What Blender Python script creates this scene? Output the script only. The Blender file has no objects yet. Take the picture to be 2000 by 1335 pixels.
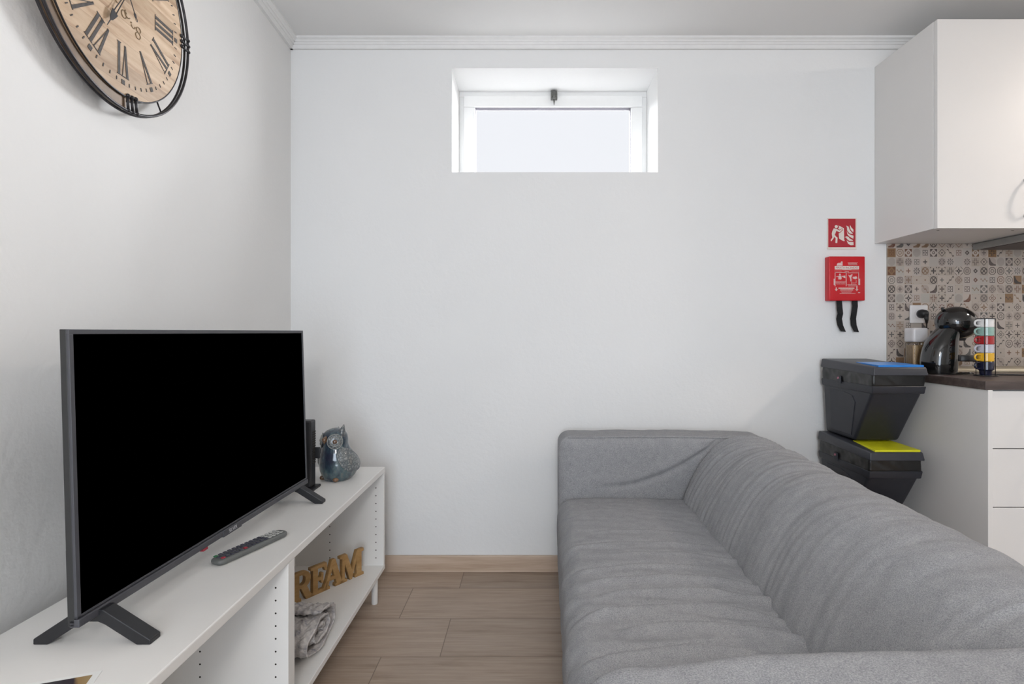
import bpy, bmesh, math, random
from mathutils import Vector, Matrix, noise
random.seed(7)
SC = bpy.context.scene
COL = SC.collection
PI = math.pi

# ------------------------------------------------------------------ camera, world, light, exposure
F = 1070.0; CX = 1040.0; CY = 648.0; CAMZ = 1.09; YB = 2.5
cam_d = bpy.data.cameras.new('camera'); cam = bpy.data.objects.new('camera', cam_d); COL.objects.link(cam)
cam.location = (0, 0, CAMZ); cam.rotation_euler = (PI/2, 0, 0)
cam_d.sensor_width = 36; cam_d.lens = F/2000*36
cam_d.shift_x = -0.02; cam_d.shift_y = -0.00975
cam_d.clip_start = 0.02
SC.camera = cam
SC.view_settings.view_transform = 'Standard'; SC.view_settings.look = 'None'
SC.view_settings.gamma = 1.0; SC.view_settings.use_curve_mapping = False
SC.view_settings.exposure = 0.07
W = bpy.data.worlds.new('world'); SC.world = W; W.use_nodes = True
W.node_tree.nodes['Background'].inputs[0].default_value = (0.93, 0.95, 1.0, 1)
W.node_tree.nodes['Background'].inputs[1].default_value = 0.98

def area(name, loc, target, sx, sy, power, col):
    d = bpy.data.lights.new(name, 'AREA'); d.shape = 'RECTANGLE'; d.size = sx; d.size_y = sy
    d.energy = power; d.color = col
    o = bpy.data.objects.new(name, d); COL.objects.link(o); o.location = loc
    o.rotation_euler = (Vector(target)-Vector(loc)).to_track_quat('-Z', 'Y').to_euler()
    return o
# daylight through the small back window (sky outside, to the right and above what the camera sees)
area('daylight_back', (2.3, 4.25, 2.75), (0.1, 2.72, 2.0), 2.9, 2.4, 1150, (0.95, 0.97, 1.0))
area('daylight_back_left', (-1.5, 4.0, 3.0), (0.1, 2.7, 2.07), 1.4, 1.2, 550, (0.95, 0.97, 1.0))
# big window / glazed door in the wall behind the camera
area('daylight_rear', (-0.1, -2.5, 1.05), (0.1, 1.0, 0.9), 1.3, 1.8, 56, (0.74, 0.86, 1.0))
# kitchen lamp on the ceiling
area('kitchen_ceiling_lamp', (2.9, 1.55, 2.36), (2.6, 1.5, 0), 0.2, 0.2, 19, (1.0, 0.88, 0.78))
def point(name, loc, r, power, col):
    d = bpy.data.lights.new(name, 'POINT'); d.shadow_soft_size = r; d.energy = power; d.color = col
    o = bpy.data.objects.new(name, d); COL.objects.link(o); o.location = loc
point('fill_light', (0.1, -1.0, 1.7), 0.15, 50, (1.0, 0.97, 0.94))  # added fill behind the camera to brighten ceiling and walls, no real lamp

# ------------------------------------------------------------------ materials
class E:
    """tiny expression wrapper building Math nodes"""
    nt = None
    def __init__(s, v): s.v = v
    @staticmethod
    def op(o, *a):
        n = E.nt.nodes.new('ShaderNodeMath'); n.operation = o
        for i, x in enumerate(a):
            x = x.v if isinstance(x, E) else x
            if isinstance(x, (int, float)): n.inputs[i].default_value = x
            else: E.nt.links.new(x, n.inputs[i])
        return E(n.outputs[0])
    def __add__(s, o): return E.op('ADD', s, o)
    __radd__ = __add__
    def __sub__(s, o): return E.op('SUBTRACT', s, o)
    def __rsub__(s, o): return E.op('SUBTRACT', o, s)
    def __mul__(s, o): return E.op('MULTIPLY', s, o)
    __rmul__ = __mul__
    def __truediv__(s, o): return E.op('DIVIDE', s, o)
    def __lt__(s, o): return E.op('LESS_THAN', s, o)
    def __gt__(s, o): return E.op('GREATER_THAN', s, o)
    def abs(s): return E.op('ABSOLUTE', s)
    def floor(s): return E.op('FLOOR', s)
    def fract(s): return E.op('FRACT', s)
def emin(a, b): return E.op('MINIMUM', a, b)
def emax(a, b): return E.op('MAXIMUM', a, b)
def band(x, c, w): return (x - c).abs() < w

def newmat(name):
    m = bpy.data.materials.new(name); m.use_nodes = True
    nt = m.node_tree; b = nt.nodes['Principled BSDF']
    return m, nt, b
def texco(nt, kind='Object'):
    return nt.nodes.new('ShaderNodeTexCoord').outputs[kind]
def noise_n(nt, vec, scale, detail=3, rough=0.5, stretch=None):
    if stretch:
        mp = nt.nodes.new('ShaderNodeMapping'); mp.inputs['Scale'].default_value = stretch
        nt.links.new(vec, mp.inputs[0]); vec = mp.outputs[0]
    n = nt.nodes.new('ShaderNodeTexNoise'); n.inputs['Scale'].default_value = scale
    n.inputs['Detail'].default_value = detail; n.inputs['Roughness'].default_value = rough
    nt.links.new(vec, n.inputs['Vector']); return n.outputs['Fac']
def ramp(nt, fac, stops):
    r = nt.nodes.new('ShaderNodeValToRGB'); el = r.color_ramp.elements
    while len(el) < len(stops): el.new(0.5)
    for e, (p, c) in zip(el, stops): e.position = p; e.color = (*c, 1)
    nt.links.new(fac, r.inputs[0]); return r.outputs[0]
def mixc(nt, fac, a, b, mode='MIX'):
    n = nt.nodes.new('ShaderNodeMix'); n.data_type = 'RGBA'; n.blend_type = mode
    for s, x in ((n.inputs[0], fac), (n.inputs[6], a), (n.inputs[7], b)):
        if isinstance(x, (int, float)): s.default_value = x
        elif isinstance(x, tuple): s.default_value = (*x, 1) if len(x) == 3 else x
        else: nt.links.new(x.v if isinstance(x, E) else x, s)
    return n.outputs[2]
def bump(nt, b, height, strength=0.2, dist=0.01):
    n = nt.nodes.new('ShaderNodeBump'); n.inputs['Strength'].default_value = strength
    n.inputs['Distance'].default_value = dist
    nt.links.new(height.v if isinstance(height, E) else height, n.inputs['Height']); nt.links.new(n.outputs[0], b.inputs['Normal'])
def plain(name, col, rough=0.5, metal=0.0, spec=0.5, var=0.06, vscale=30, bmp=0.0, bscale=200, coat=0.0):
    m, nt, b = newmat(name)
    tc = texco(nt)
    f = noise_n(nt, tc, vscale, 3)
    lo = tuple(c*(1-var) for c in col); hi = tuple(min(1, c*(1+var)) for c in col)
    nt.links.new(ramp(nt, f, [(0.3, lo), (0.7, hi)]), b.inputs['Base Color'])
    b.inputs['Roughness'].default_value = rough; b.inputs['Metallic'].default_value = metal
    b.inputs['Specular IOR Level'].default_value = spec
    if coat: b.inputs['Coat Weight'].default_value = coat
    if bmp: bump(nt, b, noise_n(nt, tc, bscale, 2), bmp, 0.002)
    return m
def wallmat(name, col, s1, d1):
    m, nt, b = newmat(name); tc = texco(nt)
    nt.links.new(ramp(nt, noise_n(nt, tc, 3, 3), [(0.3, tuple(c*0.985 for c in col)), (0.7, col)]), b.inputs['Base Color'])
    b.inputs['Roughness'].default_value = 0.75; b.inputs['Specular IOR Level'].default_value = 0.2
    E.nt = nt
    h = E(noise_n(nt, tc, 55, 4, 0.55)) + 0.6*E(noise_n(nt, tc, 14, 2))
    bump(nt, b, h, s1, d1)
    return m
M = {}
M['wall'] = wallmat('white_wall_paint', (0.80, 0.80, 0.795), 0.25, 0.0035)
M['wall_rough'] = wallmat('white_roughcast_paint', (0.80, 0.795, 0.785), 0.30, 0.004)
M['ceil'] = wallmat('white_ceiling_paint', (0.76, 0.755, 0.745), 0.1, 0.002)
M['mould'] = plain('white_moulding', (0.76, 0.755, 0.745), 0.55, var=0.02)
M['bench'] = plain('white_foil', (0.80, 0.785, 0.76), 0.42, var=0.015, vscale=8)
M['cab'] = plain('white_cabinet', (0.72, 0.70, 0.68), 0.4, var=0.01, vscale=5)
M['frame_white'] = plain('white_upvc', (0.80, 0.80, 0.79), 0.35, var=0.01)
M['hole'] = plain('dark_hole', (0.03, 0.025, 0.02), 0.9)
M['gasket'] = plain('grey_gasket', (0.22, 0.21, 0.24), 0.6)
M['steel'] = plain('brushed_steel', (0.42, 0.44, 0.44), 0.35, metal=0.9, var=0.05)
M['chrome'] = plain('chrome', (0.6, 0.6, 0.58), 0.2, metal=1.0)
M['latch'] = plain('latch_metal', (0.16, 0.16, 0.15), 0.35, metal=0.8)
M['tvblack'] = plain('screen_black', (0.0, 0.0, 0.0), 0.6, spec=0.0, var=0.0)
M['bezel'] = plain('charcoal_bezel', (0.055, 0.055, 0.063), 0.42, var=0.05)
M['tvback'] = plain('dark_plastic', (0.02, 0.02, 0.02), 0.5, var=0.1)
M['blackplastic'] = plain('black_plastic', (0.012, 0.012, 0.014), 0.45, var=0.1)
M['gloss_black'] = plain('gloss_black', (0.006, 0.006, 0.006), 0.08, var=0.1, coat=0.5)
M['bin'] = plain('anthracite_plastic', (0.019, 0.020, 0.027), 0.45, var=0.06, bmp=0.1, bscale=500)
M['bin_lid'] = plain('anthracite_lid', (0.036, 0.037, 0.046), 0.42, var=0.06)
M['bag'] = plain('black_bag_film', (0.009, 0.009, 0.009), 0.28, var=0.2)
M['blue'] = plain('blue_flap', (0.015, 0.20, 0.62), 0.3, var=0.05)
M['yellow'] = plain('yellow_flap', (0.72, 0.70, 0.01), 0.45, var=0.05)
M['pink'] = plain('pink_tab', (0.45, 0.16, 0.22), 0.5)
M['red'] = plain('red_plastic', (0.56, 0.006, 0.014), 0.35, var=0.04)
M['sign_red'] = plain('sign_red', (0.42, 0.018, 0.03), 0.5, var=0.05)
M['sign_white'] = plain('print_white', (0.75, 0.68, 0.62), 0.5, var=0.03)
M['print_pale'] = plain('print_pale_pink', (0.70, 0.50, 0.48), 0.5, var=0.08, vscale=200)
M['strap'] = plain('black_webbing', (0.006, 0.006, 0.007), 0.8, bmp=0.3, bscale=600)
M['white_plastic'] = plain('white_plastic', (0.74, 0.72, 0.72), 0.3, var=0.01)
M['cream'] = plain('cream_board', (0.62, 0.54, 0.40), 0.4, var=0.04, vscale=12)
M['alu'] = plain('silver_print', (0.6, 0.6, 0.62), 0.4)
M['clock_metal'] = plain('blackened_metal', (0.035, 0.033, 0.036), 0.35, metal=0.6, var=0.2)
M['bronze'] = plain('aged_bronze', (0.13, 0.088, 0.058), 0.5, metal=0.3, var=0.3, vscale=20)
M['numeral'] = plain('numeral_print', (0.06, 0.052, 0.048), 0.7, var=0.25, vscale=90)
M['script'] = plain('brown_script', (0.22, 0.15, 0.08), 0.7)
M['remote'] = plain('remote_grey', (0.11, 0.115, 0.11), 0.4, var=0.06)
M['rbtn'] = plain('remote_button_dark', (0.05, 0.05, 0.07), 0.5)
M['rbtn_l'] = plain('remote_button_silver', (0.45, 0.45, 0.43), 0.4)
M['rbtn_r'] = plain('remote_button_red', (0.35, 0.03, 0.05), 0.5)
M['rbtn_g'] = plain('remote_button_green', (0.03, 0.15, 0.06), 0.5)
M['card'] = plain('white_card', (0.82, 0.82, 0.80), 0.35, var=0.01)
M['skirt'] = None

def woodmat(name, c1, c2, c3, axis=(1, 14, 14), scale=2.2, rough=0.5, b_=0.05):
    m, nt, b = newmat(name); tc = texco(nt)
    f = noise_n(nt, tc, scale, 6, 0.6, axis)
    nt.links.new(ramp(nt, f, [(0.32, c1), (0.5, c2), (0.68, c3)]), b.inputs['Base Color'])
    b.inputs['Roughness'].default_value = rough
    bump(nt, b, f, b_, 0.003)
    return m
M['skirt'] = woodmat('oak_look_skirting', (0.42, 0.30, 0.21), (0.54, 0.41, 0.31), (0.62, 0.49, 0.385), (1, 10, 16), 2.0, 0.45)
M['counter'] = woodmat('dark_laminate', (0.045, 0.033, 0.030), (0.075, 0.056, 0.050), (0.12, 0.09, 0.08), (1.2, 12, 12), 3, 0.35)
M['letterwood'] = woodmat('pine_letters', (0.30, 0.165, 0.055), (0.38, 0.22, 0.08), (0.45, 0.28, 0.12), (3, 3, 12), 4, 0.6)

def floormat():
    m, nt, b = newmat('wood_look_floor_tiles'); E.nt = nt; tc = texco(nt)
    sep = nt.nodes.new('ShaderNodeSeparateXYZ'); nt.links.new(tc, sep.inputs[0])
    x, y = E(sep.outputs[0]), E(sep.outputs[1])
    PW, PL = 0.2465, 1.2
    v = (y - 2.086 + 10*PW)/PW; row = v.floor(); fv = v.fract()
    odd = (row*0.5).fract()*2                       # 0 / 1
    u = (x + 0.508 - odd*0.197 + 10*PL)/PL; fu = u.fract(); colm = u.floor()
    gr = emax(emin(fv, 1.0-fv)*PW < 0.0016, emin(fu, 1.0-fu)*PL < 0.0016)
    cmb = nt.nodes.new('ShaderNodeCombineXYZ'); nt.links.new(row.v, cmb.inputs[0]); nt.links.new(colm.v, cmb.inputs[1])
    wn = nt.nodes.new('ShaderNodeTexWhiteNoise'); nt.links.new(cmb.outputs[0], wn.inputs['Vector'])
    off = nt.nodes.new('ShaderNodeVectorMath'); off.operation = 'MULTIPLY_ADD'
    nt.links.new(wn.outputs['Color'], off.inputs[0]); off.inputs[1].default_value = (7, 7, 7); nt.links.new(tc, off.inputs[2])
    f1 = noise_n(nt, off.outputs[0], 2.2, 7, 0.62, (1.2, 9, 1))
    f2 = noise_n(nt, off.outputs[0], 5, 4, 0.6, (1, 30, 1))
    c = ramp(nt, f1, [(0.30, (0.17, 0.115, 0.08)), (0.43, (0.36, 0.27, 0.20)), (0.6, (0.44, 0.35, 0.28)), (0.75, (0.53, 0.43, 0.345))])
    c = mixc(nt, 0.5, c, ramp(nt, f2, [(0.3, (0.28, 0.21, 0.16)), (0.7, (0.47, 0.375, 0.30))]))
    tint = ramp(nt, wn.outputs['Value'], [(0, (0.90, 0.90, 0.90)), (1, (1.07, 1.05, 1.03))])
    c = mixc(nt, 1.0, c, tint, 'MULTIPLY')
    c = mixc(nt, gr*0.75, c, (0.14, 0.10, 0.075))
    nt.links.new(c, b.inputs['Base Color']); b.inputs['Roughness'].default_value = 0.42
    bump(nt, b, E(f2)*0.3 - gr*1.0, 0.25, 0.0015)
    return m
M['floor'] = floormat()

def tilemat():
    m, nt, b = newmat('patterned_mosaic_tiles'); E.nt = nt; tc = texco(nt)
    sep = nt.nodes.new('ShaderNodeSeparateXYZ'); nt.links.new(tc, sep.inputs[0])
    PX, PZ = 0.0382, 0.0413
    U = (E(sep.outputs[0]) - 1.615)/PX; V = (E(sep.outputs[2]) - 0.934)/PZ
    cmb = nt.nodes.new('ShaderNodeCombineXYZ'); nt.links.new(U.floor().v, cmb.inputs[0]); nt.links.new(V.floor().v, cmb.inputs[1])
    wn = nt.nodes.new('ShaderNodeTexWhiteNoise'); nt.links.new(cmb.outputs[0], wn.inputs['Vector'])
    sc = nt.nodes.new('ShaderNodeSeparateColor'); nt.links.new(wn.outputs['Color'], sc.inputs[0])
    h1, h2, h3 = E(sc.outputs[0]), E(sc.outputs[1]), E(sc.outputs[2]); h4 = E(wn.outputs['Value'])
    u0 = U.fract()*2 - 1; v = V.fract()*2 - 1
    u = u0*(((h2 > 0.5)*2) - 1)
    a, c_ = u.abs(), v.abs()
    mx, mn, s, d = emax(a, c_), emin(a, c_), a + c_, (a - c_).abs()
    r = E.op('SQRT', u*u + v*v); th = E.op('ARCTAN2', v, u)
    petal4 = E.op('COSINE', th*4); petal8 = E.op('COSINE', th*8)
    inn = mx < 0.84
    mo = []
    mo.append(emax(band(r, 0.72, 0.10), (d < 0.13)*(r < 0.7)))                       # ring with X
    mo.append(band(mn, 0.17, 0.07)*(mx < 0.78)*(mx > 0.14))                            # double plus
    mo.append(emax(band(s, 0.78, 0.08), s < 0.22))                                     # diamond outline
    mo.append(emax(r < (0.38 + 0.24*petal4), (s > 1.35)*inn))                          # flower and corners
    mo.append(emax(r < 0.17, (s > 1.55)*inn*(d < 0.2)))                                # dot
    mo.append((band(r, 0.62 + 0.14*petal4, 0.07)).__add__(band(r, 0.22, 0.07)))        # quatrefoil outline
    mo.append(band(v + u, 0.18*E.op('SINE', u*9), 0.13)*inn)                            # scroll diagonal
    mo.append(emax(band(emax(mx, s*0.68), 0.76, 0.07), band(r, 0.34 - 0.1*petal8, 0.08)))  # octagon
    mo.append((mn < 0.10)*(mx < 0.5))                                                  # small star
    mo.append(emax((a*c_ < 0.055)*(r < 0.8)*(r > 0.15), (s > 1.3)*(s < 1.45)))           # big star
    mo.append((E.op('SQRT', (u + 1)*(u + 1) + (v - 1)*(v - 1)) > 1.55)*((u - v) < 1.3)*inn)  # leaf
    mo.append(emax(band(r, 0.25, 0.08), (r > (0.72 + 0.1*petal4))*inn))                # target
    mo.append((band(mx, 0.55, 0.05)) .__add__((petal4 > 0.4)*(r < 0.45)))              # square
    mo.append(emax((petal8 > 0.2)*(r > 0.3)*(r < 0.75), r < 0.12))                      # rays
    mo.append((s < 0.55)*(s > 0.2))                                                     # dark diamond
    mo.append(band(E.op('SINE', u*7)*0.25, v, 0.1)*inn*(h3 > 0.5))                       # wave
    N = len(mo); k = (h1*(N - 0.001)).floor()
    mask = None
    for i, q in enumerate(mo):
        t = q*band(k, float(i), 0.5)
        mask = t if mask is None else mask + t
    mask = emin(mask, 1.0)
    base = ramp(nt, h4.v, [(0, (0.37, 0.31, 0.26)), (0.5, (0.47, 0.40, 0.345)), (0.9, (0.43, 0.375, 0.34)), (1, (0.40, 0.37, 0.33))])
    full = (h3 > 0.95)
    base = mixc(nt, full, base, (0.22, 0.125, 0.06))
    ink = nt.nodes.new('ShaderNodeValToRGB'); ink.color_ramp.interpolation = 'CONSTANT'
    cols = [(0, (0.035, 0.028, 0.028)), (0.35, (0.07, 0.05, 0.045)), (0.55, (0.14, 0.06, 0.035)), (0.68, (0.09, 0.085, 0.08)), (0.84, (0.19, 0.11, 0.06))]
    el = ink.color_ramp.elements
    while len(el) < len(cols): el.new(0.5)
    for e, (p, cc) in zip(el, cols): e.position = p; e.color = (*cc, 1)
    nt.links.new(h2.v, ink.inputs[0])
    blot = E(noise_n(nt, tc, 90, 3))
    col = mixc(nt, emin(mask*(0.70 + 0.5*blot), 1.0), base, ink.outputs[0])
    # halo wash behind some motifs
    col = mixc(nt, (r < 0.9)*(h3 < 0.22)*0.35, col, (0.22, 0.17, 0.15))
    grout = mx > 0.955
    col = mixc(nt, grout*0.6, col, (0.44, 0.39, 0.35))
    nt.links.new(col, b.inputs['Base Color']); b.inputs['Roughness'].default_value = 0.35
    bump(nt, b, 1.0 - grout, 0.2, 0.001)
    return m
M['tiles'] = tilemat()

def fabricmat(name, c1, c2, sc=520):
    m, nt, b = newmat(name); E.nt = nt; tc = texco(nt)
    f = noise_n(nt, tc, sc, 2, 0.6); g = noise_n(nt, tc, 35, 3, 0.6); s = noise_n(nt, tc, 300, 2, 0.5, (1, 6, 1))
    w = E(f)*0.6 + E(g)*0.15 + E(s)*0.25
    nt.links.new(ramp(nt, w.v, [(0.36, c1), (0.62, c2)]), b.inputs['Base Color'])
    b.inputs['Roughness'].default_value = 0.95; b.inputs['Specular IOR Level'].default_value = 0.15
    bump(nt, b, w, 0.45, 0.002)
    return m
M['sofa'] = fabricmat('grey_melange_fabric', (0.20, 0.204, 0.222), (0.405, 0.405, 0.412))
def knitmat():
    m, nt, b = newmat('chunky_grey_knit'); E.nt = nt; tc = texco(nt)
    f = E(noise_n(nt, tc, 48, 3, 0.6)); g = E(noise_n(nt, tc, 16, 2))
    w = f*0.75 + g*0.25
    nt.links.new(ramp(nt, w.v, [(0.32, (0.20, 0.20, 0.24)), (0.44, (0.42, 0.395, 0.385)), (0.6, (0.58, 0.545, 0.52))]), b.inputs['Base Color'])
    b.inputs['Roughness'].default_value = 0.95
    bump(nt, b, E(noise_n(nt, tc, 220, 3)), 0.5, 0.003)
    return m
M['knit'] = knitmat()
def owlmat(name, pattern):
    m, nt, b = newmat(name); E.nt = nt; tc = texco(nt)
    f = noise_n(nt, tc, 22, 5, 0.65, (1, 1, 0.45))
    base = ramp(nt, f, [(0.34, (0.022, 0.024, 0.042)), (0.47, (0.035, 0.055, 0.075)), (0.58, (0.075, 0.115, 0.125)), (0.72, (0.19, 0.16, 0.13))])
    b.inputs['Roughness'].default_value = 0.16; b.inputs['Coat Weight'].default_value = 0.6
    if pattern:
        vo = nt.nodes.new('ShaderNodeTexVoronoi'); vo.feature = 'DISTANCE_TO_EDGE'; vo.inputs['Scale'].default_value = 85
        nt.links.new(tc, vo.inputs['Vector'])
        edge = ramp(nt, vo.outputs['Distance'], [(0.02, (1, 1, 1)), (0.16, (0, 0, 0))])
        base = mixc(nt, 0.62, base, ramp(nt, vo.outputs['Distance'], [(0.0, (0.05, 0.055, 0.06)), (0.12, (0.20, 0.20, 0.195)), (0.4, (0.34, 0.33, 0.31))]))
        bump(nt, b, vo.outputs['Distance'], 0.7, 0.004)
        b.inputs['Roughness'].default_value = 0.3
    nt.links.new(base, b.inputs['Base Color'])
    return m
M['owl'] = owlmat('blue_glaze', False); M['owl_rel'] = owlmat('blue_glaze_relief', True)
M['owl_eye'] = plain('owl_eye_ring', (0.20, 0.205, 0.19), 0.25, var=0.3, vscale=120, coat=0.5)
M['owl_pupil'] = plain('owl_pupil', (0.13, 0.075, 0.05), 0.15, var=0.3, coat=0.6)
M['owl_beak'] = plain('owl_beak', (0.16, 0.085, 0.045), 0.25, var=0.4, vscale=80, coat=0.5)
def clockface():
    m, nt, b = newmat('clock_face_wood'); E.nt = nt; tc = texco(nt)
    sep = nt.nodes.new('ShaderNodeSeparateXYZ'); nt.links.new(tc, sep.inputs[0])
    z = (E(sep.outputs[2]) + 1.0)/0.052; row = z.floor(); fz = z.fract()
    cmb = nt.nodes.new('ShaderNodeCombineXYZ'); nt.links.new(row.v, cmb.inputs[0])
    wn = nt.nodes.new('ShaderNodeTexWhiteNoise'); nt.links.new(cmb.outputs[0], wn.inputs['Vector'])
    off = nt.nodes.new('ShaderNodeVectorMath'); off.operation = 'MULTIPLY_ADD'
    nt.links.new(wn.outputs['Color'], off.inputs[0]); off.inputs[1].default_value = (5, 5, 5); nt.links.new(tc, off.inputs[2])
    f = noise_n(nt, off.outputs[0], 6, 5, 0.6, (1, 1.2, 9))
    c = ramp(nt, f, [(0.28, (0.36, 0.22, 0.125)), (0.45, (0.50, 0.35, 0.225)), (0.7, (0.62, 0.47, 0.33))])
    c = mixc(nt, 1.0, c, ramp(nt, wn.outputs['Value'], [(0, (0.66, 0.62, 0.57)), (0.4, (0.86, 0.83, 0.78)), (0.7, (1.05, 1.04, 1.02)), (1, (1.32, 1.36, 1.42))]), 'MULTIPLY')
    kn = nt.nodes.new('ShaderNodeTexVoronoi'); kn.inputs['Scale'].default_value = 9; nt.links.new(off.outputs[0], kn.inputs['Vector'])
    c = mixc(nt, ramp(nt, kn.outputs['Distance'], [(0.02, (0.8, 0.8, 0.8)), (0.13, (0, 0, 0))]), c, (0.20, 0.09, 0.04))
    c = mixc(nt, (fz < 0.02)*0.5, c, (0.2, 0.12, 0.07))
    nt.links.new(c, b.inputs['Base Color']); b.inputs['Roughness'].default_value = 0.55
    return m
M['clockface'] = clockface()
def glassmat(name, tint, refl):
    m = bpy.data.materials.new(name); m.use_nodes = True; nt = m.node_tree
    nt.nodes.remove(nt.nodes['Principled BSDF']); out = nt.nodes['Material Output']
    t = nt.nodes.new('ShaderNodeBsdfTransparent'); t.inputs[0].default_value = (*tint, 1)
    g = nt.nodes.new('ShaderNodeBsdfGlossy'); g.inputs['Roughness'].default_value = 0.05
    fr = nt.nodes.new('ShaderNodeFresnel'); fr.inputs[0].default_value = 1.45
    E.nt = nt; k = emin(E(fr.outputs[0])*refl, 1.0)
    mx = nt.nodes.new('ShaderNodeMixShader'); nt.links.new(k.v, mx.inputs[0]); nt.links.new(t.outputs[0], mx.inputs[1]); nt.links.new(g.outputs[0], mx.inputs[2])
    nt.links.new(mx.outputs[0], out.inputs[0]); return m
M['pane'] = glassmat('window_glass', (0.97, 0.97, 0.97), 0.6)
M['clearplastic'] = glassmat('clear_plastic', (0.90, 0.88, 0.86), 1.2)
M['frost'] = plain('frosted_lid', (0.62, 0.60, 0.60), 0.25, var=0.02)
def pastamat():
    m, nt, b = newmat('dry_pasta'); tc = texco(nt)
    f = noise_n(nt, tc, 60, 3, 0.6, (6, 6, 0.5))
    nt.links.new(ramp(nt, f, [(0.35, (0.42, 0.28, 0.14)), (0.6, (0.72, 0.56, 0.36))]), b.inputs['Base Color']); b.inputs['Roughness'].default_value = 0.6
    return m
M['pasta'] = pastamat()
def picmat():
    m, nt, b = newmat('printed_picture'); E.nt = nt; tc = texco(nt)
    sep = nt.nodes.new('ShaderNodeSeparateXYZ'); nt.links.new(tc, sep.inputs[0])
    f = E(sep.outputs[0])*14 + E(noise_n(nt, tc, 12, 3))*1.0
    nt.links.new(ramp(nt, f.v, [(0.25, (0.02, 0.018, 0.022)), (0.72, (0.03, 0.02, 0.03)), (0.8, (0.33, 0.21, 0.09)), (1.0, (0.36, 0.26, 0.13))]), b.inputs['Base Color'])
    b.inputs['Roughness'].default_value = 0.3
    return m
M['picture'] = picmat()
for n_, c_ in (('cup_white', (0.70, 0.69, 0.68)), ('cup_mint', (0.27, 0.42, 0.37)), ('cup_red', (0.36, 0.012, 0.016)), ('cup_lavender', (0.50, 0.49, 0.55)), ('cup_yellow', (0.72, 0.40, 0.015)), ('cup_navy', (0.008, 0.010, 0.032))):
    M[n_] = plain(n_, c_, 0.15, var=0.02, coat=0.4)

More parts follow.
